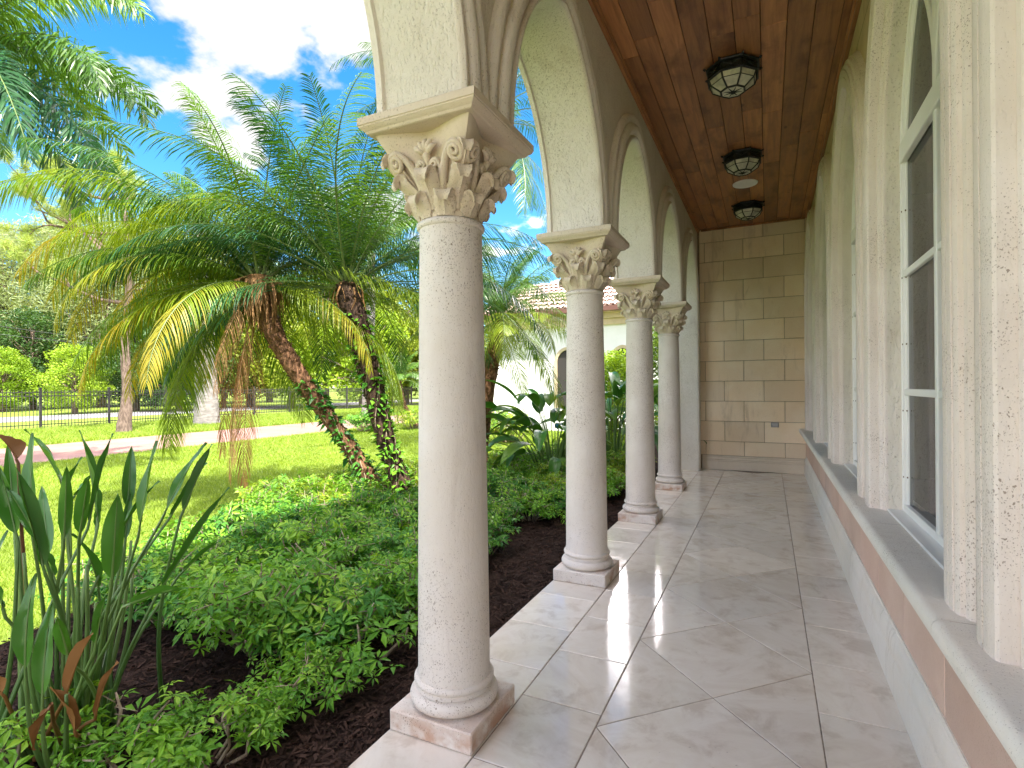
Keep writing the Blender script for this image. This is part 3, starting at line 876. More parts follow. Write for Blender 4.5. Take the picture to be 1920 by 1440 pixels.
# mound of reddish mulch at the palms
mo = MB(); n = 28; vs = [(-4.35, 5.6, .08)]
for j in range(1, 6):
    for k in range(n):
        a = 2*math.pi*k/n; r = j/5*(1.15+.15*math.sin(a*3)); vs.append((-4.35+r*math.cos(a), 5.6+r*math.sin(a), -.09+.17*math.cos(j/5*math.pi/2)**1.2+rnd.uniform(-.01, .01)))
fs = [(0, 1+k, 1+(k+1) % n) for k in range(n)] + [(1+(j-1)*n+k, 1+j*n+k, 1+j*n+(k+1) % n, 1+(j-1)*n+(k+1) % n) for j in range(1, 5) for k in range(n)]
mo.add(vs, fs); tag(mo.build('mulch_mound', M['soil'], None, True), kind='structure')
def inpoly(x, y, poly):
    c = np.zeros(len(x), bool); n = len(poly); j = n-1
    for i in range(n):
        xi, yi = poly[i]; xj, yj = poly[j]
        cond = ((yi > y) != (yj > y)) & (x < (xj-xi)*(y-yi)/(yj-yi+1e-12)+xi)
        c ^= cond; j = i
    return c
rg = np.random.default_rng(5)
# mulch chips
n = 52000
x = -1.47-2.9*rg.random(n)**1.25; y = -.2+10*rg.random(n)**1.5
k = inpoly(x, y, BED); x, y = x[k], y[k]; n = len(x)
ang = rg.random(n)*6.28; L = .008+.026*rg.random(n)**1.5; W = .0025+.005*rg.random(n); z = -.083+.016*rg.random(n)
tx = np.stack([np.cos(ang), np.sin(ang), rg.normal(0, .28, n)], 1)*L[:, None]
ty = np.stack([-np.sin(ang), np.cos(ang), rg.normal(0, .4, n)], 1)*W[:, None]
c = np.stack([x, y, z], 1)
V = np.stack([c-tx-ty*.6, c+tx*.9-ty, c+tx+ty*.7, c-tx+ty], 1).reshape(-1, 3)
V[:, 2] = np.maximum(V[:, 2], -.0845)
tag(link('mulch', fast_mesh('mulch', V, np.arange(4*n).reshape(-1, 4), M['chip'])), 'dark brown shredded wood mulch along the edge of the tiled floor', 'mulch', None, 'stuff')
# lawn grass blades, denser near the camera
def grass(name, n, xr, yr, near, hmul=1., lab=''):
    x = xr[0]+(xr[1]-xr[0])*rg.random(n); y = yr[0]+(yr[1]-yr[0])*rg.random(n)
    d = np.hypot(x, y)
    k = (~inpoly(x, y, BED)) & ~((x < -13.98) & (x > -18.32)) & (rg.random(n) < np.minimum(1, (near/d)**1.3))
    th = np.arctan2(-x, y); k &= (th > R(-5)) & (th < R(100))
    x, y, d = x[k], y[k], d[k]; n = len(x)
    h = (.028+.03*rg.random(n))*hmul*np.maximum(1, (d/9)**.5); w = (.0028+.002*rg.random(n))*np.maximum(1, d/6.5)
    a = rg.random(n)*6.28; la = rg.random(n)*6.28; le = h*(.2+.9*rg.random(n))
    base = np.stack([x, y, np.full(n, -.11)], 1); s = np.stack([np.cos(a), np.sin(a), 0*a], 1)*w[:, None]
    tip = base+np.stack([np.cos(la)*le, np.sin(la)*le, h], 1)
    V = np.stack([base-s, base+s, tip], 1).reshape(-1, 3)
    return tag(link(name, fast_mesh(name, V, np.arange(3*n).reshape(-1, 3), M['grass'])), lab, 'grass', None, 'stuff')
grass('lawn_grass', 900000, (-14., -3.5), (-2, 22), 5.5, lab='short bright yellow-green lawn between the planting bed and the driveway')
grass('verge_grass', 160000, (-25.5, -18.3), (0, 34), 20, 1.6, lab='mown grass verge between the driveway and the iron fence')

# ------------------------------------------------------------------ palms
def frond_mesh(name, L, e0, e1, npair, ll, lw, mat, rmat, seed, up=.35, plum=0., droop=.3, pet=.1, gap=0., tipmat=None, tfrac=.5):
    rg_ = random.Random(seed); mb = MB(); n = 22; pts = []; p = Vector((0, 0, 0)); tan = []
    sway = rg_.uniform(-.22, .22)
    for i in range(n+1):
        t = i/n; e = e0+(e1-e0)*t**1.35; az = sway*t*t
        d = Vector((math.cos(e)*math.cos(az), math.cos(e)*math.sin(az), math.sin(e))); tan.append(d); pts.append(p.copy()); p = p+d*(L/n)
    mb.tube(pts, [.012*(1-i/n)**.8+.003 for i in range(n+1)], 5, 1, flat=.6)
    for i in range(npair):
        t = pet+(1-pet)*(i+.5)/npair
        f = t*n; k = min(n-1, int(f)); q = pts[k].lerp(pts[k+1], f-k); tg = tan[k].lerp(tan[min(n, k+1)], f-k).normalized()
        s0 = Vector((-math.sin(sway*t*t), math.cos(sway*t*t), 0)); nn = tg.cross(s0) * -1
        if nn.z < 0 and e0 > 0 and t < .4: nn = -nn
        u = (t-pet)/(1-pet)
        ln = ll*min(1, .35+2.6*u)*(1-u**3*.72)
        for sg in (-1, 1):
            if gap and rg_.random() < gap: continue
            al = R(68-32*u)+rg_.uniform(-.1, .1); upv = up*(1-.4*u)+rg_.uniform(-.1, .1)
            if plum: upv += rg_.uniform(-plum, plum)
            d = (tg*math.cos(al) + s0*sg*math.sin(al) + nn*upv).normalized()
            l2 = ln*rg_.uniform(.85, 1.1)
            wv = tg - d*tg.dot(d)
            if wv.length < .01: wv = nn
            wv = wv.normalized()
            wv = (wv + nn*rg_.uniform(-.5, .5)).normalized()
            w = lw*rg_.uniform(.8, 1.15)
            m1 = q+d*l2*.38; m1.z -= droop*l2*.06; m2 = q+d*l2*.72; m2.z -= droop*l2*.27; tp = q+d*l2*.98; tp.z -= droop*l2*.62
            mb.add([q-wv*w*.25, q+wv*w*.25, m1+wv*w*.5, m1-wv*w*.5, m2+wv*w*.4, m2-wv*w*.4, tp], [(0, 1, 2, 3), (3, 2, 4, 5), (5, 4, 6)], 2 if (tipmat and u+rg_.uniform(-.18, .18) > tfrac) else 0)
    return mb.mesh(name, [mat, rmat] + ([tipmat] if tipmat else []), False)
FR = {}
def frset(key, L, ll, lw, npair, mats, seed, **kw):
    """five elevation classes, two variants each"""
    cls = [(78, 32), (58, -8), (36, -42), (8, -66), (-25, -84)]
    FR[key] = []
    for ci, (a, b) in enumerate(cls):
        FR[key].append([frond_mesh('frond', L*(.95+.1*j)*(1 if ci else .85), R(a+j*5), R(b-j*8), npair, ll, lw, mats[min(ci, len(mats)-1)], M['rachis'], seed+ci*10+j, **kw) for j in (0, 1)])
frset('date', 2.75, .45, .0125, 84, [M['palm_shaded'], M['palm_green'], M['palm_shaded'], M['palm_shaded'], M['palm_green']], 100, up=.30, droop=.6)
frset('dateb', 2.55, .44, .0125, 84, [M['palm_green'], M['palm_green'], M['palm_green'], M['palm_lime'], M['palm_lime']], 150, up=.2, droop=1.15)
frset('royal', 3.0, .62, .034, 64, [M['palm_green']], 200, up=.15, plum=.75, droop=.7)
frset('fox', 3.0, .50, .030, 120, [M['palm_green'], M['palm_green'], M['palm_green'], M['palm_green'], M['palm_shaded']], 250, up=.1, plum=1.3, droop=.8)
frset('small', 1.35, .26, .016, 40, [M['palm_green']], 300, up=.3, droop=.6)
me_dead = [frond_mesh('dead_frond', 2.5, R(-30-20*j), R(-89), 64, .36, .013, M['palm_dead'], M['rachis_dead'], 400+j, up=.05, droop=1.5, gap=.2) for j in range(3)]
me_yel = [frond_mesh('yellow_frond', 2.6, R(28-30*j), R(-86), 76, .38, .0135, M['palm_lime'], M['rachis'], 420+j, up=.1, droop=1.2, tipmat=M['palm_yellow'], tfrac=.45) for j in range(2)]
me_swp = [frond_mesh('frond', 3.15-.2*j, R(56-8*j), R(-58-8*j), 92, .46, .013, M['palm_green' if j < 2 else 'palm_lime'], M['rachis'], 440+j, up=.15, droop=1.35, tipmat=M['palm_lime'] if j < 2 else M['palm_yellow'], tfrac=.55 if j < 2 else .8) for j in range(4)]
def trunk(mb, pts, radii, rng, stub=0, n=14, mi=0, smi=0, wob=.16):
    # smooth path
    pts = [Vector(p) for p in pts]; P2 = []; R2 = []
    for i in range(len(pts)-1):
        for k in range(7):
            t = k/7; a = pts[max(0, i-1)]; b = pts[i]; c = pts[i+1]; d = pts[min(len(pts)-1, i+2)]
            P2.append(.5*((2*b)+(c-a)*t+(2*a-5*b+4*c-d)*t*t+(3*b-a-3*c+d)*t*t*t)); R2.append(radii[i]*(1-t)+radii[i+1]*t)
    P2.append(pts[-1]); R2.append(radii[-1])
    mb.tube(P2, R2, n, mi, True, None, wob, rng)
    N = len(P2)
    for _ in range(stub):
        f = rng.random()*(N-1.01); i = int(f); c = P2[i].lerp(P2[i+1], f-i); r = R2[i]; tg = (P2[i+1]-P2[i]).normalized()
        a = rng.random()*6.28; ref = Vector((1, 0, 0)); s = (ref-tg*ref.dot(tg)).normalized(); b = tg.cross(s)
        o = s*math.cos(a)+b*math.sin(a); lat = tg.cross(o)
        q = c+o*r*.85; hh = rng.uniform(.02, .055); w = rng.uniform(.018, .038)
        tip = q+o*rng.uniform(.015, .05)+tg*hh
        mb.add([q-lat*w-tg*.02, q+lat*w-tg*.02, tip+lat*w*.5, tip-lat*w*.5, q+tg*hh*.5], [(0, 1, 2, 3), (3, 2, 4), (0, 3, 4), (1, 4, 2)], smi)
    return P2, R2
def crown(root, top, key, n, rng, tilt=(0, 0), sc=1., emax=4.2, az0=0, emin=0., clear=None):
    for k in range(n):
        az = az0+k*2.39996+rng.uniform(-.15, .15); f = emin+(k+.5)/n*(emax-emin); ci = min(4, int(f))
        if clear is not None and ci >= 2:
            df = (az-clear+math.pi) % (2*math.pi)-math.pi
            if abs(df) < R(62): az += math.copysign(R(75), df)
        o = link('frond', FR[key][ci][rng.randrange(2)], root, top)
        s = sc*rng.uniform(.88, 1.1); o.scale = (s, s, s)
        mt = Matrix.Rotation(tilt[0], 4, 'X') @ Matrix.Rotation(tilt[1], 4, 'Y') @ Matrix.Rotation(az, 4, 'Z') @ Matrix.Rotation(rng.uniform(-.25, .25), 4, 'X')
        o.rotation_euler = mt.to_euler()
D0 = 6.8
pa = P(765, 948, D0); pa.z = -.05
palmA = empty('date_palm', pa, 'upright dark-trunked date palm left of the nearest column', 'palm tree')
ra = random.Random(21)
tp = [P(765, 948, D0), P(728, 840, D0), P(697, 715, D0-.05), P(668, 610, D0-.1), P(652, 535, D0-.1)]
tb = MB(); tp[0].z = -.06
PA, RA = trunk(tb, [p-pa for p in tp], [.15, .112, .135, .152, .135], ra, 520)
tb.build('trunk', M['shaded_bark'], palmA, True, 60)
topA = PA[-1]+Vector((0, 0, -.04))
crown(palmA, topA, 'date', 50, ra, (0, R(-6)), 1.0, 3.75, 0, 0., R(-50))
pb = P(722, 942, D0+.1); pb.z = -.05
palmB = empty('date_palm', pb, 'date palm with reddish leaning trunk bending left over the lawn', 'palm tree')
rb = random.Random(33)
tp = [P(722, 946, D0+.1), P(650, 830, D0+.1), P(568, 715, D0), P(512, 620, D0-.05), P(486, 530, D0-.1)]
tp[0].z = -.06
tb = MB(); PB, RB = trunk(tb, [p-pb for p in tp], [.14, .088, .105, .12, .125], rb, 520)
tb.build('trunk', M['boot_bark'], palmB, True, 60)
topB = PB[-1]+Vector((0, 0, -.03))
crown(palmB, topB, 'dateb', 40, rb, (0, R(-10)), 1.0, 4.6, 0, .4, R(-50))
for (me, az, s) in ((me_dead[2], 3.7, 1.0), (me_dead[1], 3.2, .95), (me_dead[2], 4.4, .9), (me_dead[2], 3.0, 1.05), (me_dead[0], 4.9, .7)):
    o = link('dead_frond', me, palmB, topB); o.rotation_euler = (0, 0, az); o.scale = (s*.7, s*.7, s)
for (me, az, s) in ((me_yel[0], 3.5, 1), (me_yel[1], 2.9, .9), (me_yel[0], 4.2, .95), (me_yel[1], 5.0, .9), (me_yel[1], 0.2, .8), (me_yel[0], 2.5, 1), (me_yel[0], 3.75, 1.05), (me_yel[1], 3.4, 1.0), (me_yel[0], 3.1, 1.1), (me_yel[1], 4.0, .95)):
    o = link('yellow_frond', me, palmB, topB); o.rotation_euler = (0, 0, az); o.scale = (s, s, s)
for k, az in enumerate((3.59, 3.2, 3.95, 2.85, 4.3, 3.4, 3.75, 3.05, 4.1, 2.6)):
    o = link('frond', me_swp[k % 4], palmB, topB); o.rotation_euler = (rb.uniform(-.2, .2), rb.uniform(-.12, .12), az); q = rb.uniform(.9, 1.08); o.scale = (q, q, q)
for k, az in enumerate((3.5, 3.0, 4.0, 3.75)):
    o = link('frond', me_swp[(k+1) % 2], palmA, topA); o.rotation_euler = (ra.uniform(-.2, .2), ra.uniform(-.25, -.05), az)
def fibres(root, top, n, L, rng, spread):
    mb = MB()
    for _ in range(n):
        a = rng.random()*6.28; r = rng.uniform(.06, spread); l = L*rng.uniform(.4, 1)
        p0 = Vector((math.cos(a)*.1, math.sin(a)*.1, .12)); p1 = Vector((math.cos(a)*r*1.1, math.sin(a)*r*1.1, .02)); p2 = Vector((math.cos(a)*r*1.25+rng.uniform(-.04, .04), math.sin(a)*r*1.25, -l*.5)); p3 = p2+Vector((rng.uniform(-.06, .06), rng.uniform(-.06, .06), -l*.5))
        w = rng.uniform(.006, .02)
        mb.tube([p0, p1, p2, p3], [w*.6, w, w*.8, w*.2], 4, 0, flat=.3)
    o = mb.build('dry_flower_stalk', M['palm_dead'], root); o.location = top; return o
fibres(palmB, topB, 150, .62, rb, .3)
fibres(palmA, topA+Vector((0, 0, -.05)), 26, .25, ra, .2)

# climbing vines on the two trunks
def vine(PT, RT, base, lo, hi, n, rng, name, lab, mat, dense=1.):
    vb = MB(); N = len(PT)
    root = empty(name, base, lab, 'vine')
    for _ in range(n):
        f = (lo+(hi-lo)*rng.random()**1.1)*(N-1.02); i = int(f); c = PT[i].lerp(PT[i+1], f-i); r = RT[i]
        a = rng.random()*6.28; o = Vector((math.cos(a), math.sin(a), rng.uniform(-.3, .5))).normalized()
        q = c+o*r*.9; L = rng.uniform(.05, .14); d = (o+Vector((rng.uniform(-.7, .7), rng.uniform(-.7, .7), rng.uniform(-.6, .6)))).normalized()
        s = d.cross(Vector((rng.uniform(-1, 1), rng.uniform(-1, 1), 1))).normalized()*L*.27
        nrm = d.cross(s).normalized()*L*.08
        vb.add([q, q+d*L*.45+s, q+d*L*.5-nrm, q+d*L*.45-s, q+d*L+Vector((0, 0, -L*.25))], [(0, 1, 4, 2), (0, 2, 4, 3)])
    o = vb.build('vine_leaf', mat, root); o['kind'] = 'stuff'
    st = MB(); 
    for k in range(5):
        pts = []; 
        for i in range(2, int(N*hi)-1, 2):
            a = k*1.3+i*.35; pts.append(PT[i]+Vector((math.cos(a), math.sin(a), 0))*RT[i]*1.04)
        if len(pts) > 2: st.tube(pts, .006, 5)
    st.build('vine_stem', M['twig'], root)
vine(PA, RA, pa, .03, .80, 620, ra, 'climbing_vine', 'leafy vine climbing the upright dark palm trunk', M['schef'])
vine(PB, RB, pb, .03, .50, 420, rb, 'climbing_fern', 'small ferns covering the lower half of the leaning palm trunk', M['schef_dark'])

def simple_palm(name, lab, base, top, key, n, seed, r0, r1, bark, sc=1., emax=4., emin=0., bow=(0, 0), stub=0, tilt=(0, 0), group=None):
    rng = random.Random(seed); root = empty(name, base, lab, 'palm tree', group)
    b, t = Vector((0, 0, 0)), Vector(top)-Vector(base); mid = (b+t)/2+Vector((bow[0], bow[1], 0))
    mb = MB(); PT, RT = trunk(mb, [b, b.lerp(mid, .5), mid, mid.lerp(t, .55), t], [r0*1.25, r0, (r0+r1)/2, r1, r1*.95], rng, stub, 14, wob=.05 if not stub else .15)
    mb.build('trunk', bark, root, True, 60)
    crown(root, t, key, n, rng, tilt, sc, emax, rng.random()*6, emin); return root
# tall palm whose drooping fronds enter at the top left
t = P(-60, 85, 8.0); b = Vector((t.x-.2, t.y-.1, -.1))
simple_palm('foxtail_palm', 'tall palm with bushy drooping fronds entering the top left corner', b, t, 'fox', 30, 51, .17, .12, M['grey_bark'], .95, 4.8, 1.3)
# date palms glimpsed beyond the first column
t = P(895, 235, 11.5); b = Vector((P(840,235,11.5).x, P(840,235,11.5).y, -.1))
simple_palm('date_palm', 'taller date palm whose crown shows behind the nearest capital', b, t, 'date', 44, 52, .15, .16, M['shaded_bark'], 1.15, 4.6, 0, (.1, 0), 200)
t = P(936, 600, 8.6); b = P(898, 872, 8.9); b.z = -.1
simple_palm('date_palm', 'short date palm seen between the nearest and second columns', b, t, 'dateb', 46, 53, .10, .115, M['boot_bark'], .74, 4.5, 0, (-.05, 0), 260)
t = P(748, 715, 20); b = P(782, 797, 20.6); b.z = -.1
simple_palm('pygmy_palm', 'small thin-trunked palm beside the driveway far behind the upright palm', b, t, 'small', 26, 54, .09, .08, M['boot_bark'], 1.15, 3.6, 0, (-.2, 0), 60)
# royal palms on the verge
b = G(388, 796); t = b+Vector((-.35, .1, 8.4))
simple_palm('royal_palm', 'tall palm with thick smooth grey trunk on the verge', b, t, 'royal', 22, 55, .42, .30, M['grey_bark'], 1.1, 3.6)
b = G(690, 790); t = b+Vector((.2, .1, 7.6))
simple_palm('royal_palm', 'distant palm rising behind the upright date palm', b, t, 'royal', 22, 56, .26, .2, M['grey_bark'], 1.1, 3.4)

# ------------------------------------------------------------------ bird of paradise plants
def paddle_leaf(stalk_pts, BL, BW, fold, mats_i, rng, curl=.15, roll=0., torn=0):
    """one leaf: curved stalk then a folded blade with pointed tip; returns MB (0 stalk, 1 blade)"""
    mb = MB(); pts = [Vector(p) for p in stalk_pts]; n = len(pts)
    mb.tube(pts, [.0115-.0065*i/(n-1) for i in range(n)], 6, 0)
    d = (pts[-1]-pts[-2]).normalized(); p = pts[-1].copy()
    side = d.cross(Vector((0, 0, 1)))
    if side.length < .15: side = Vector((1, .2, 0))
    side = (side - d*side.dot(d)).normalized()
    side = Matrix.Rotation(roll, 3, d) @ side; nrm = side.cross(d)
    n = 13; vs = []; cs = []
    for i in range(n+1):
        t = i/n; w = BW*max(0.0, math.sin(math.pi*min(1, t**.72*1.0)))**.72
        if i == n: w = .0005
        if i == 0: w = .004
        cs.append(p+nrm*.0012)
        for k in (-1, -.5, 0, .5, 1):
            vs.append(p+side*w*k*math.cos(fold)+nrm*(abs(k)*w*math.sin(fold)+ rng.uniform(-.002, .002) + .006*math.sin(t*9+k*2)*abs(k)))
        d = (d - nrm*curl/n + Vector((0, 0, -.03*t))).normalized(); nrm = side.cross(d)
        p = p+d*(BL/n)
    mb.add(vs, [(i*5+k, i*5+k+1, i*5+5+k+1, i*5+5+k) for i in range(n) for k in range(4)], 1)
    mb.tube(cs, [.0045*(1-.85*i/n) for i in range(n+1)], 5, 0)
    return mb
def stalk(p0, p1, bow, n=9):
    p0, p1 = Vector(p0), Vector(p1); res = []
    for i in range(n):
        t = i/(n-1); res.append(p0.lerp(p1, t)+Vector(bow)*math.sin(t*math.pi)*1.0)
    return res
sroot_p = G(120, 1405, -.085)
srt = empty('bird_of_paradise', sroot_p, 'tall paddle-leaved bird of paradise plant in the left foreground', 'plant')
rs_ = random.Random(11)
Rw = (CM.to_3x3() @ Vector((1, 0, 0))); Fw = (CM.to_3x3() @ Vector((0, 0, -1))); Rw.z = 0; Fw.z = 0
# (u,v at blade base) -> (u,v at blade tip), depth offset, half width in px
LEAFS = [((60, 985), (75, 815), 0, 26), ((115, 905), (28, 812), .15, 24), ((182, 970), (112, 812), .3, 20), ((168, 975), (168, 812), .1, 24), ((120, 1010), (112, 865), -.1, 22),
         ((262, 990), (275, 825), .1, 24), ((310, 960), (365, 822), .15, 22), ((322, 965), (372, 880), .3, 16), ((345, 955), (415, 838), .2, 20),
         ((210, 1085), (213, 905), -.3, 32), ((80, 1060), (34, 878), -.25, 30), ((25, 960), (12, 835), .25, 20), ((305, 1100), (440, 935), .1, 22), ((245, 1132), (382, 1128), -.3, 26),
         ((70, 1010), (20, 955), -.15, 24), ((225, 1000), (290, 910), .3, 18), ((180, 985), (158, 905), .35, 18), ((5, 1140), (4, 1048), -.35, 22), ((235, 1010), (233, 930), .4, 14),
         ((92, 1040), (82, 900), .35, 22), ((140, 930), (205, 905), .3, 14), ((345, 1070), (402, 1045), .35, 14), ((180, 1205), (175, 1115), -.1, 20), ((128, 1230), (122, 1130), -.35, 22), ((30, 1000), (-25, 880), -.1, 26), ((150, 1000), (178, 900), -.15, 24), ((100, 1080), (60, 1040), .2, 18)]
d0 = (sroot_p-Vector((0, 0, CAMZ))).dot(Fw)
for i, (bq, tq, dz, hw) in enumerate(LEAFS):
    dd = d0+dz; b0 = Vector((rs_.gauss(0, .11), rs_.gauss(0, .11), .0))
    b0 += Rw*((bq[0]-150)/1000*.55)
    A_ = P(bq[0], bq[1], dd)-sroot_p; T_ = P(tq[0], tq[1], dd+rs_.uniform(-.08, .12))-sroot_p
    st_ = stalk(b0, A_, (Rw*-(bq[0]-150)/1000*.25 + Fw*dz*-.1))
    dirv = (T_-A_); BLn = dirv.length
    # bend the last stalk point toward the blade
    st_[-2] = A_ - dirv.normalized()*.04*1.0*.5 - (A_-st_[-3]).normalized()*.02
    mb = paddle_leaf(st_, BLn, hw/1000*dd*.64, R(rs_.uniform(18, 42)), 0, rs_, rs_.uniform(-.1, .2), rs_.uniform(-.9, .9))
    mb.build('leaf', [M['stalk'], M['strel']], srt, True, 60)
for k in range(22):    # extra bare stalks and low leaves
    a = rs_.random()*6.28; r = rs_.uniform(.04, .2); b0 = Vector((math.cos(a)*r, math.sin(a)*r, 0))
    tpt = b0*rs_.uniform(1.5, 3)+Vector((0, 0, rs_.uniform(.35, .95)))
    if rs_.random() < .7:
        mb = MB(); mb.tube(stalk(b0, tpt, b0*.3), [.013-.007*i/8 for i in range(9)], 6); mb.build('stalk', M['stalk'], srt, True)
    else:
        st_ = stalk(b0, tpt, b0*.4)
        paddle_leaf(st_, .32, .034, .5, 0, rs_, .4, rs_.uniform(-1, 1)).build('leaf', [M['stalk'], M['strel']], srt, True, 60)
for (u0, v0, u1, v1, w, dz) in ((125, 1300, 160, 1180, 20, -.35), (30, 860, 8, 815, 22, -.1), (140, 1370, 115, 1290, 18, -.35), (2, 1300, -30, 1270, 20, -.3), (90, 1330, 50, 1400, 14, -.45), (180, 1340, 200, 1240, 10, -.3)):
    dd = d0+dz; A_ = P(u0, v0, dd)-sroot_p; T_ = P(u1, v1, dd-.02)-sroot_p
    b0 = Vector((rs_.gauss(0, .06), rs_.gauss(0, .06), 0)); st_ = stalk(b0, A_, (0, 0, 0)); dv = (T_-A_)
    st_[-2] = A_-dv.normalized()*.02
    paddle_leaf(st_, dv.length*1.1, w/1000*dd, 1.0, 0, rs_, .3, rs_.uniform(-1, 1)).build('dry_leaf', [M['strel_dead'], M['strel_dead']], srt, True, 60)

def big_clump(name, lab, base, n, seed, hmin, hmax, spread, bl=.55, bw=.09, mat='strel', bias=None):
    rng = random.Random(seed); root = empty(name, base, lab, 'plant', None)
    for k in range(n):
        a = k*2.4+rng.uniform(-.3, .3); r = rng.uniform(.03, .22); b0 = Vector((math.cos(a)*r, math.sin(a)*r, 0))
        h = rng.uniform(hmin, hmax); out_ = rng.uniform(.25, 1.)*spread
        d = Vector((math.cos(a), math.sin(a), 0))
        if bias: d = (d+Vector(bias)*.6)
        tpt = b0+d*out_+Vector((0, 0, h))
        st_ = stalk(b0, tpt, Vector((0, 0, .16))-d*.1*out_)
        lf = paddle_leaf(st_, bl*rng.uniform(.75, 1.15), bw*rng.uniform(.8, 1.15), R(rng.uniform(12, 30)), 0, rng, rng.uniform(.6, 1.9), rng.uniform(-.6, .6))
        lf.build('leaf', [M['stalk'], M['strel_lit' if (mat == 'mix' and rng.random() < .4) else 'strel']], root, True, 60)
    return root
def gp(u, v): g = G(u, v, -.085); return Vector((g.x, g.y, -.085))
big_clump('bird_of_paradise', 'drooping dark paddle-leaved clump behind the second column', gp(1035, 908), 52, 61, .45, 1.25, .62, .72, .10, 'mix', (-.5, -.45, 0))
big_clump('bird_of_paradise', 'paddle-leaved clump between the second and third columns', gp(1150, 885), 36, 62, .5, 1.4, .5, .7, .11, 'mix', (0, -.3, 0))
big_clump('bird_of_paradise', 'paddle-leaved clump beyond the third and fourth columns', gp(1255, 870), 30, 63, .5, 1.4, .5, .7, .11, 'mix')

# ------------------------------------------------------------------ umbrella shrubs
def shrub_mesh(seed, rad, h, n_u, mat, leafy=.07, bare=.35, thick=1.):
    rg2 = np.random.default_rng(seed); rng = random.Random(seed)
    tw = MB(); cents = []; nrm = []
    nb = max(6, n_u//9)
    for b in range(nb):
        a = rng.random()*6.28; r = rad*math.sqrt(rng.random()); hh = h*rng.uniform(.6, 1.05)*(1-.35*(r/rad)**2)
        s = Vector((math.cos(a)*r*.25, math.sin(a)*r*.25, 0)); e = Vector((math.cos(a)*r, math.sin(a)*r, hh))
        m1 = s.lerp(e, .4)+Vector((rng.uniform(-.06, .06), rng.uniform(-.06, .06), -.05*rng.random()))
        tw.tube([s, m1, s.lerp(e, .75)+Vector((rng.uniform(-.04, .04), rng.uniform(-.04, .04), 0)), e], [.008*thick, .0065*thick, .005*thick, .003*thick], 5)
        for j in range(n_u//nb):
            t = bare+(1-bare)*rng.random()**.8; c = m1.lerp(e, t)
            c = c+Vector((rng.gauss(0, .07), rng.gauss(0, .07), rng.uniform(-.05, .06)))
            cents.append(c); d = Vector((rng.gauss(0, .45)+math.cos(a)*.3, rng.gauss(0, .45)+math.sin(a)*.3, 1)).normalized(); nrm.append(d)
            if rng.random() < .35: tw.tube([m1.lerp(e, t*.9), c], [.004, .002], 4)
    Vs = []; k7 = 7; mis = []
    for c, d in zip(cents, nrm):
        fresh = 1 if (c.z/h+rng.uniform(-.35, .35)) > .78 else 0; mis += [fresh]*k7
        x_ = d.orthogonal().normalized(); y_ = d.cross(x_); a0 = rng.random()*6.28; L0 = leafy*rng.uniform(.7, 1.2)
        for k in range(k7):
            a = a0+k*2*math.pi/k7+rng.uniform(-.2, .2); o = x_*math.cos(a)+y_*math.sin(a); s = d.cross(o); L = L0*rng.uniform(.75, 1.1); dr = rng.uniform(.0, .75)
            b0 = c+o*L*.18; w = L*.19
            mid = b0+o*L*.55+d*(.06*L-dr*L*.15); tip = b0+o*L*1.05-d*dr*L*.55
            Vs += [b0, mid+s*w+d*L*.05, tip, mid-d*L*.02, mid-s*w+d*L*.05]
    V = np.array([tuple(v) for v in Vs]); n = len(V)//5; i0 = np.arange(n)*5
    F = np.concatenate([np.stack([i0, i0+1, i0+2, i0+3], 1), np.stack([i0, i0+3, i0+2, i0+4], 1)])
    return tw.mesh('twig', M['twig'], True), fast_mesh('foliage', V, F, [mat, M['schef_tip']], mis+mis)
SH = {k: [shrub_mesh(700+10*ki+j, .36, .44, 215, M[k], .066) for j in range(4)] for ki, k in enumerate(('schef_dark', 'schef', 'schef_lit'))}
LEG = [shrub_mesh(800+j, .40, .38, 62, M['schef'], .078, .5, thick=1.7) for j in range(3)]
def shrub(pos, pair, lab, sc, rz, group='umbrella shrubs in the planting bed', name='umbrella_shrub'):
    root = empty(name, pos, lab, 'shrub', group, rz); root.scale = (sc, sc, sc*rnd.uniform(.85, 1.15))
    link('twig', pair[0], root); link('foliage', pair[1], root); return root
r5 = random.Random(15)
placed = []
def ok(x, y, dmin): 
    return all((x-a)**2+(y-b)**2 > dmin*dmin for a, b in placed)
palms_xy = (-4.3, 5.5)
tries = 0
while tries < 5000:
    tries += 1
    x = r5.uniform(-5.6, -1.95); y = r5.uniform(1.5, 10.5)
    if not ok(x, y, .40): continue
    pxx = np.array([x]); pyy = np.array([y])
    shr = [(-2.0, 2.75), (-2.35, 2.2), (-3.15, 2.0), (-3.9, 1.9), (-4.15, 2.3), (-4.7, 3.3), (-5.15, 4.2), (-5.3, 5.0), (-4.9, 6.4), (-4.5, 8.2), (-3.6, 10.2), (-2.2, 10.4), (-2.0, 7), (-2.25, 5.2), (-2.6, 4.6), (-2.35, 3.6)]
    if not inpoly(pxx, pyy, shr)[0]: continue
    if (x+4.3)**2+(y-5.35)**2 < .30: continue
    placed.append((x, y))
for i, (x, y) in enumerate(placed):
    lit = (x < -3.9 and y > 4.4) or y > 6.2  # sunny part of the bed mostly gets the leaf with painted-in sunlight
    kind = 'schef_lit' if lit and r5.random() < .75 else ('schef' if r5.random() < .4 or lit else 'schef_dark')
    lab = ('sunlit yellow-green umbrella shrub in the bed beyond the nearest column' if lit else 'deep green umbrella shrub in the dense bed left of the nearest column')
    shrub((x, y, -.085), r5.choice(SH[kind]), lab, r5.uniform(.85, 1.12), r5.random()*6.28, 'sunlit umbrella shrubs' if lit else 'deep green umbrella shrubs')
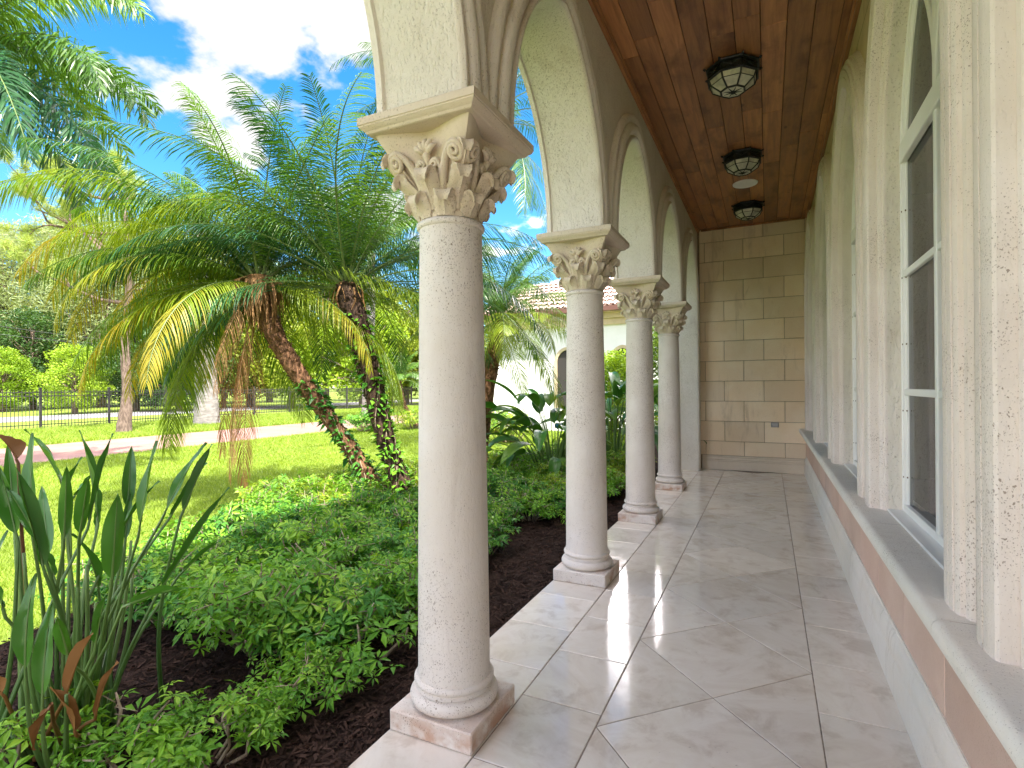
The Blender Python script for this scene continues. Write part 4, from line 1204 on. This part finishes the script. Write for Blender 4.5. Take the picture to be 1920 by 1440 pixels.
for i, (u, v, sc, lab) in enumerate(((690, 1245, .95, 'leggy umbrella shrub with bare stems touching the nearest column'), (600, 1245, .85, 'leggy umbrella shrub with bare stems over dark mulch'),
        (400, 1440, .62, 'low bright umbrella shrub in the bottom foreground'), (300, 1462, .7, 'low bright umbrella shrub at the bottom edge, right of the bird of paradise'), (210, 1475, .8, 'low umbrella shrub at the bottom edge in front of the bird of paradise'),
        (30, 1475, .7, 'small umbrella shrub in the bottom left corner'), (540, 1262, .55, 'sparse umbrella shrub beside the bare mulch patch'), (520, 1345, .62, 'leggy umbrella shrub with pale crooked stems between the mulch patch and the floor edge'), (620, 1300, .6, 'leggy umbrella shrub low over the mulch left of the nearest plinth'), (440, 1370, .6, 'sparse umbrella shrub with pale stems, centre of the bottom foreground'), (915, 1040, .6, 'single umbrella shrub sprig right of the nearest column'),
        (1090, 985, .6, 'leggy shrub tucked behind the second column'))):
    g = G(u, v, -.085); shrub(g, LEG[i % 3], lab, sc, i*1.7, None)

# ------------------------------------------------------------------ garden trees and background
def tree_meshes(seed, h, rad, n_leaf, leaf, mat, trunk_h=.35, shape=1., clumps=26, bark='tree_bark', r0=.18, droop=0., needle=False):
    rng = random.Random(seed); rgn = np.random.default_rng(seed); tb = MB()
    top = Vector((rng.uniform(-.3, .3), rng.uniform(-.3, .3), h*.8))
    tb.tube([(0, 0, 0), (rng.uniform(-.1, .1), .05, h*.25), top*.65, top], [r0*1.2, r0*.9, r0*.6, r0*.15], 9, 0, True, None, .1, rng)
    cc = []
    for k in range(clumps):
        z = trunk_h+(1-trunk_h)*((k+.5)/clumps); prof = math.sin(math.pi*min(1, max(.08, (z-trunk_h*.7)/(1-trunk_h*.7))**.8*.93))**.7
        a = k*2.4+rng.uniform(-.4, .4); r = rad*prof*rng.uniform(.35, 1.); c = Vector((math.cos(a)*r, math.sin(a)*r, z*h*.93)); cc.append(c)
        s = top*min(.95, max(.25, z-.2))
        tb.tube([s, s.lerp(c, .5)+Vector((0, 0, .05*h*rng.uniform(-.5, 1))), c], [r0*.3, r0*.18, r0*.05], 5)
    cc = np.array([tuple(c) for c in cc]); idx = rgn.integers(0, clumps, n_leaf)
    cr = rad*(.24+.2*rgn.random(clumps)); off = rgn.normal(0, 1, (n_leaf, 3)); off /= np.linalg.norm(off, axis=1)[:, None]+1e-6
    off *= (rgn.random(n_leaf)**.45)[:, None]; off[:, 2] *= .6*shape
    c = cc[idx]+off*cr[idx][:, None]; c[:, 2] -= droop*np.hypot(off[:, 0], off[:, 1])*cr[idx]
    d = rgn.normal(0, 1, (n_leaf, 3)); d[:, 2] = d[:, 2]*.5-(.3 if not needle else -.5); d /= np.linalg.norm(d, axis=1)[:, None]
    s = np.cross(d, rgn.normal(0, 1, (n_leaf, 3))); s /= np.linalg.norm(s, axis=1)[:, None]+1e-6
    L = leaf*(.6+.8*rgn.random(n_leaf))[:, None]; w = L*(.28 if not needle else .085)
    V = np.stack([c, c+d*L*.5+s*w, c+d*L, c+d*L*.5-s*w], 1).reshape(-1, 3)
    return tb.mesh('trunk', M[bark], True), fast_mesh('crown', V, np.arange(4*n_leaf).reshape(-1, 4), mat)
TM = {
 'lime': [tree_meshes(901+i, 6., 2.6, 15000, .16, M['lime_leaf'], .12, 1., 44) for i in range(2)],
 'dark': [tree_meshes(911+i, 7., 3.0, 17000, .17, M['dark_leaf'], .12, 1., 46) for i in range(2)],
 'mid': [tree_meshes(921+i, 8., 3.0, 17000, .17, M['mid_leaf'], .18, 1., 46) for i in range(2)],
 'gold': [tree_meshes(931+i, 6.5, 2.6, 14000, .17, M['gold_leaf'], .15, 1., 40) for i in range(2)],
 'pale': [tree_meshes(941+i, 16., 4.6, 34000, .34, M['pale_leaf'], .12, 1.5, 80, 'tree_bark', .3, .3, True) for i in range(2)],
}
def tree(name, lab, u, d, kind, i, sc, group=None, cat='tree', z=-.1):
    g = P(u, 730, d); root = empty(name, (g.x, g.y, z), lab, cat, group, u*.37); root.scale = (sc, sc, sc)
    link('trunk', TM[kind][i][0], root); link('crown', TM[kind][i][1], root)
# beyond the street
tree('lime_tree', 'bright lime-green feathery tree behind the iron fence at left', 140, 34, 'lime', 0, .75)
tree('lime_tree', 'bright lime-green tree cut by the left edge of the photo', 5, 38, 'lime', 1, .78)
tree('broadleaf_tree', 'dark green tree between the two lime-green trees', 62, 42, 'dark', 0, 1.15)
tree('broadleaf_tree', 'dark green tree behind the pine trunk', 255, 38, 'dark', 1, 1.0)
tree('broadleaf_tree', 'dark green tree right of the pine trunk, behind the fence', 335, 37, 'dark', 0, .95)
tree('broadleaf_tree', 'dark green tree behind the thick grey palm trunk', 420, 42, 'mid', 1, .95)
for i, (u, d, s) in enumerate(((-90, 50, 1.), (15, 46, 1.02), (105, 48, 1.12), (190, 46, 1.1), (285, 50, 1.1), (380, 54, 1.1))):
    tree('casuarina_tree', ('tall pale grey-green feathery tree far behind the fence at left'), u, d, 'pale', i % 2, s, 'casuarinas beyond the street')
for i, (u, d, k, s, lab) in enumerate(((470, 44, 'gold', 1.5, 'mid-green tree far behind the leaning palm'), (545, 40, 'gold', 1.45, 'golden-green tree seen between the two palm trunks'),
        (610, 46, 'mid', 1.6, 'mid-green tree far behind the upright palm trunk'), (680, 40, 'lime', 1.4, 'lime-green tree beyond the driveway right of the upright palm'), (760, 46, 'gold', 1.6, 'mid-green tree behind the small driveway palm'),
        (840, 44, 'gold', 1.4, 'golden-green tree hidden partly by the nearest column'), (930, 50, 'mid', 1.2, 'mid-green tree behind the short date palm'), (505, 58, 'pale', 1.0, 'pale feathery tree far behind the leaning palm'), (690, 62, 'pale', 1.0, 'pale feathery tree far behind the upright palm'))):
    tree('background_tree', lab, u, d, k, i % 2, s)
for (u, d, k, s_, lab) in ((235, 52, 'mid', 1.35, 'mid-green tree rising behind the dark trees left of the palms'), (330, 50, 'lime', 1.6, 'tall lime-green tree behind the left palm fronds'), (400, 54, 'mid', 1.5, 'mid-green tree rising behind the thick grey palm trunk')):
    tree('background_tree', lab, u, d, k, 1, s_)
for i, (u, d, s) in enumerate(((-200, 45, .9), (-350, 45, 1.), (-520, 42, 1.), (-760, 40, 1.05), (-1050, 36, 1.1), (400, 75, 1.2), (560, 80, 1.3), (800, 70, 1.3), (1000, 75, 1.3))):
    tree('distant_tree', 'distant green tree filling the skyline behind the garden', u, d, 'mid', i % 2, s, 'distant skyline trees')
# ornamental bush between the columns and the garden wing
for (u, v, d, s, k, lab) in ((1150, 640, 12.5, .40, 'lime', 'bright yellow-green bush between the second and third columns, before the wing'), (1262, 640, 13.5, .42, 'mid', 'green bush glimpsed between the third and fourth columns')):
    tree('garden_bush', lab, u, d, k, 0, s, None, 'bush')
for i, (u, v, lab) in enumerate(((925, 812, 'low lit shrub at the foot of the white wing'), (960, 830, 'low lit shrub right of the short palm'), (775, 805, 'low shrub beside the driveway at the small palm'), (690, 810, 'low dark shrub by the driveway behind the palms'))):
    shrub(G(u, v), SH['schef_lit' if i < 3 else 'schef'][i], lab, 2.0, i*2., None, 'low_shrub')

# pine with reddish limbs at left, trunk on the verge
rp = random.Random(77)
b = G(232, 812)
pine = empty('pine_tree', b, 'tall pine with pale scaly trunk on the verge and twisted limbs', 'pine tree')
tb = MB()
trunk(tb, [(0, 0, 0), (.02, .1, 1.4), (-.05, .1, 3.2), (.1, .2, 5.6), (-.1, .2, 7.4), (-.5, .1, 9.2)], [.26, .15, .14, .12, .09, .04], rp, 0, 12, wob=.12)
tuft = []
def limb(p, d, L, r, depth):
    pts = [Vector(p)]; dd = Vector(d)
    for i in range(6):
        dd = (dd+Vector((rp.uniform(-.45, .45), rp.uniform(-.45, .45), rp.uniform(-.25, .35)))).normalized(); pts.append(pts[-1]+dd*L/6)
        if depth and i > 1 and rp.random() < .7:
            limb(pts[-1], (dd+Vector((rp.uniform(-1, 1), rp.uniform(-1, 1), rp.uniform(-.3, .8)))).normalized(), L*.45, r*.5, depth-1)
    tb.tube(pts, [r*(1-.7*i/6) for i in range(7)], 6)
    tuft.append(pts[-1]); 
    if depth < 2: tuft.append(pts[-3]); tuft.append(pts[-2])
Rr_ = Vector((Rw.x, Rw.y, 0))
for (zz, sd, L) in ((4.6, -.8, 2.6), (5.4, -1, 3.4), (6.0, -.7, 3.6), (6.5, -1, 3.0), (7.0, -.9, 3.2), (7.6, -.8, 2.6), (6.2, .9, 2.4), (7.2, .8, 2.2), (8.2, -.7, 2.2), (8.8, -.3, 1.6)):
    limb((0, .2, zz), (Rr_*sd+Fw*rp.uniform(-.5, .5)+Vector((0, 0, .15))).normalized(), L, .075, 2)
tb.build('trunk', M['pine_bark'], pine, True, 60)
rgn = np.random.default_rng(8); c = np.array([tuple(t) for t in tuft]); kk = 90
c = np.repeat(c, kk, 0); n = len(c); c = c + rgn.normal(0, .07, (n, 3))
d = rgn.normal(0, 1, (n, 3)); d[:, 2] += .25; d /= np.linalg.norm(d, axis=1)[:, None]; s = np.cross(d, rgn.normal(0, 1, (n, 3))); s /= np.linalg.norm(s, axis=1)[:, None]
L = (.14+.16*rgn.random(n))[:, None]
V = np.stack([c-s*.008, c+s*.008, c+d*L], 1).reshape(-1, 3)
link('crown', fast_mesh('crown', V, np.arange(3*n).reshape(-1, 3), M['pine_leaf']), pine)

# ------------------------------------------------------------------ iron fence, wires, garden wing
FXx = -25.6
fe = empty('iron_fence', (FXx, 6, -.11), 'black iron picket fence running behind the driveway verge', 'fence')
pm = MB(); pm.box((-.04, -.04, 0), (.04, .04, 1.6), 0, .005); pm.box((-.05, -.05, 1.6), (.05, .05, 1.64), 0, .01); pme = pm.mesh('post', M['fence'])
bm_ = MB()
for zz in (.18, 1.30, 1.44): bm_.box((-.018, .045, zz), (.018, 2.355, zz+.035))
for k in range(1, 21):
    yy = k*2.4/21; bm_.box((-.009, yy-.009, .06), (.009, yy+.009, 1.54))
bme = bm_.mesh('picket_panel', M['fence'])
for k in range(22):
    link('post', pme, fe, (0, 2.4*k, 0)); link('picket_panel', bme, fe, (0, 2.4*k, 0))
link('post', pme, fe, (0, 52.8, 0))
for i, (v0, v1, lab) in enumerate(((608, 645, 'upper of the two black utility wires crossing at left'), (628, 648, 'lower of the two black utility wires crossing at left'))):
    a, b = P(-160, v0-22, 32), P(420, v1+8, 40); mb = MB(); pts = []
    for j in range(13):
        t = j/12; p = a.lerp(b, t); p.z -= .35*math.sin(math.pi*t); pts.append(p-a)
    mb.tube(pts, .016, 5); tag(mb.build('utility_wire', M['wire'], None, True, None, a), lab, 'wire')

YW = 17.0
wing = empty('garden_wing', (-5, YW, 0), 'white stucco house wing with clay tile roof beyond the columns', 'house')
def wb(mb, name, mat, parent=None): 
    o = mb.build(name, mat, parent or wing, False); o.location = (5, -YW, 0) if not parent else (0, 0, 0); return o
mb = MB(); mb.box((-8.9, YW, -.15), (1.5, YW+6, 3.75)); wb(mb, 'wall', M['wingwall'])
mb = MB(); mb.box((-9.0, YW-.10, 3.42), (1.6, YW+6.1, 3.62)); mb.box((-9.08, YW-.2, 3.622), (1.68, YW+6.2, 3.80)); wb(mb, 'cornice', M['wingtrim'])
mb = MB(); mb.box((-9.3, YW-.55, 3.82), (1.9, YW-.40, 3.96)); wb(mb, 'gutter', M['gutter'])
mb = MB(); mb.box((-9.3, YW-.42, 3.80), (1.9, YW+6.4, 3.83))
nx = 56
for k in range(nx):
    x0 = -9.3+11.2*k/nx; w = 11.2/nx; nseg = 6
    for row in range(8):
        ya, yb = YW-.55+row*.5, YW-.55+(row+1)*.5+.04; za, zb = 3.93+row*.21+.05, 3.93+(row+1)*.21
        vs = []
        for s in range(nseg+1):
            a = math.pi*s/nseg; xx = x0+w*.5-math.cos(a)*w*.46; hh = math.sin(a)*.07
            vs += [(xx, ya, za+hh), (xx, yb, zb+hh)]
        mb.add(vs, [(2*s, 2*s+2, 2*s+3, 2*s+1) for s in range(nseg)])
mb.add([(-9.3, YW-.5, 3.93), (1.9, YW-.5, 3.93), (1.9, YW+3.5, 5.6), (-9.3, YW+3.5, 5.6), (1.9, YW+6.5, 3.9), (-9.3, YW+6.5, 3.9)], [(0, 1, 2, 3), (3, 2, 4, 5), (0, 3, 5), (1, 4, 2)])
wb(mb, 'roof', M['rooftile'])
for xc in (-6.1, -4.2, -2.3):
    mb = MB(); cv = arch_curve(.34, .45, 20, 1.5)
    pr2 = [(0, YW-.002), (0, YW-.06), (.10, YW-.06), (.10, YW-.002)]
    vs = [(xc+dy+ny*s, yv, .7+dz+nz*s) for (dy, dz, ny, nz) in cv for (s, yv) in pr2]
    mb.add(vs, [(i*4+k, (i+1)*4+k, (i+1)*4+k+1, i*4+k+1) for i in range(len(cv)-1) for k in range(3)])
    w = wb(mb, 'window', M['wingtrim'])
    g = MB(); g.add([(xc+c[0], YW-.012, .7+c[1]) for c in cv], [tuple(range(len(cv)))]); wb(g, 'pane', M['dark_room'], w)

# ------------------------------------------------------------------ sun, sky
SUN_AZ, SUN_EL = (0.80, -0.60), R(58)
h = math.hypot(*SUN_AZ); sd = Vector((SUN_AZ[0]/h*math.cos(SUN_EL), SUN_AZ[1]/h*math.cos(SUN_EL), math.sin(SUN_EL)))
sl_ = bpy.data.lights.new('sun', 'SUN'); sl_.energy = 2.0; sl_.angle = R(.5); sl_.color = (1, .94, .84)
so = bpy.data.objects.new('sun', sl_); COL.objects.link(so); so.rotation_euler = (-sd).to_track_quat('-Z', 'Y').to_euler(); so.location = sd*60
W = bpy.data.worlds.new('World'); SC.world = W; W.use_nodes = True
nt = W.node_tree; nt.nodes.clear(); N = NT(nt)
sky = N.n('ShaderNodeTexSky', sky_type='NISHITA', sun_disc=False, sun_elevation=SUN_EL, sun_rotation=math.atan2(sd.x, sd.y), air_density=1.0, dust_density=.4, ozone_density=2.5)
hs = N.n('ShaderNodeHueSaturation', ins={'Hue': .497, 'Saturation': 1.38, 'Value': 1.0}); N.set(hs, 'Color', sky.outputs[0])
skyc = N.scale(hs.outputs[0], (.05, .05, .05))
tc = N.n('ShaderNodeTexCoord').outputs['Generated']
sx = N.n('ShaderNodeSeparateXYZ'); N.set(sx, 0, tc)
zz = N.math('ADD', N.math('MAXIMUM', sx.outputs[2], 0), .25)
cv = N.n('ShaderNodeCombineXYZ'); N.set(cv, 0, N.math('DIVIDE', sx.outputs[0], zz)); N.set(cv, 1, N.math('DIVIDE', sx.outputs[1], zz)); N.set(cv, 2, 1.7)
n1 = N.noise(cv.outputs[0], 2.7, 9, .54, .1)
tot = None
for (u, v, w, amp) in ((400, 60, 11, .75), (520, 120, 9, .62), (590, 140, 6, .45), (290, 70, 8, .5), (175, 60, 8, .55), (95, 50, 6, .3), (275, 228, 5, .5), (330, 130, 7, .4), (15, 345, 4, .5), (560, 50, 7, .4), (700, 330, 9, .4)):
    c = ray(u, v).normalized()
    dp = N.n('ShaderNodeVectorMath', operation='DOT_PRODUCT'); N.set(dp, 0, tc); dp.inputs[1].default_value = c
    k = N.maprange(dp.outputs['Value'], math.cos(R(w*1.35)), 1., -.20, amp*.58)
    tot = k if tot is None else N.math('MAXIMUM', tot, k)
# unseen cloud cover added away from the view, brightened to fill the loggia
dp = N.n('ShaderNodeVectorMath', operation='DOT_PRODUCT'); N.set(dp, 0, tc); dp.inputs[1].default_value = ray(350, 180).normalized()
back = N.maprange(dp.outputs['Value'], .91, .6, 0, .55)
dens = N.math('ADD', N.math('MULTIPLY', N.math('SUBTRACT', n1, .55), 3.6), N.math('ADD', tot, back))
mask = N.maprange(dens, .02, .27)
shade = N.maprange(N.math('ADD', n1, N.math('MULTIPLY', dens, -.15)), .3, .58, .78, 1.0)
gain = N.maprange(dp.outputs['Value'], .91, .68, 1., 8.)  # out-of-view cloud made far brighter as added fill light
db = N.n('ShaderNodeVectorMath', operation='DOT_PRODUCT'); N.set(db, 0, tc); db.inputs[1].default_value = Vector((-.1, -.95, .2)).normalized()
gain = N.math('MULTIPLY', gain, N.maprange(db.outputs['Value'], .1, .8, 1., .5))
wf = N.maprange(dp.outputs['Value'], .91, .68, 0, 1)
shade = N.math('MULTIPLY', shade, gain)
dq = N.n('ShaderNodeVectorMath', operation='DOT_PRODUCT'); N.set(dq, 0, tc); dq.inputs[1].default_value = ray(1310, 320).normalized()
glare_lobe = N.maprange(dq.outputs['Value'], math.cos(R(13.5)), math.cos(R(8.5)), 0, 1)  # unseen bright cloud added behind the arcade for white floor reflections
shade = N.math('MULTIPLY', shade, N.maprange(glare_lobe, 0, 1, 1, 2.2))
mask = N.math('MAXIMUM', mask, glare_lobe)
cc = N.n('ShaderNodeCombineColor')
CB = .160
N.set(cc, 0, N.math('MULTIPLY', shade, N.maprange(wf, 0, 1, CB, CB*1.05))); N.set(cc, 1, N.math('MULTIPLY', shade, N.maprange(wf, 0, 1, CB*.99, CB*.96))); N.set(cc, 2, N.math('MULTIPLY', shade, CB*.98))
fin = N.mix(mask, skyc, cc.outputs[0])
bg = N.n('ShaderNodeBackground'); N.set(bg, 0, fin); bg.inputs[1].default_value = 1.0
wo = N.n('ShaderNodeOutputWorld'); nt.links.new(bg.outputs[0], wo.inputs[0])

# ------------------------------------------------------------------ render settings
SC.view_settings.view_transform = 'Standard'; SC.view_settings.look = 'None'
SC.view_settings.exposure = 2.95; SC.view_settings.gamma = 1
SC.render.engine = 'CYCLES'
cy = SC.cycles
cy.use_denoising = True
cy.max_bounces = 10; cy.diffuse_bounces = 8; cy.glossy_bounces = 4; cy.transmission_bounces = 6; cy.transparent_max_bounces = 8
cy.sample_clamp_indirect = 6
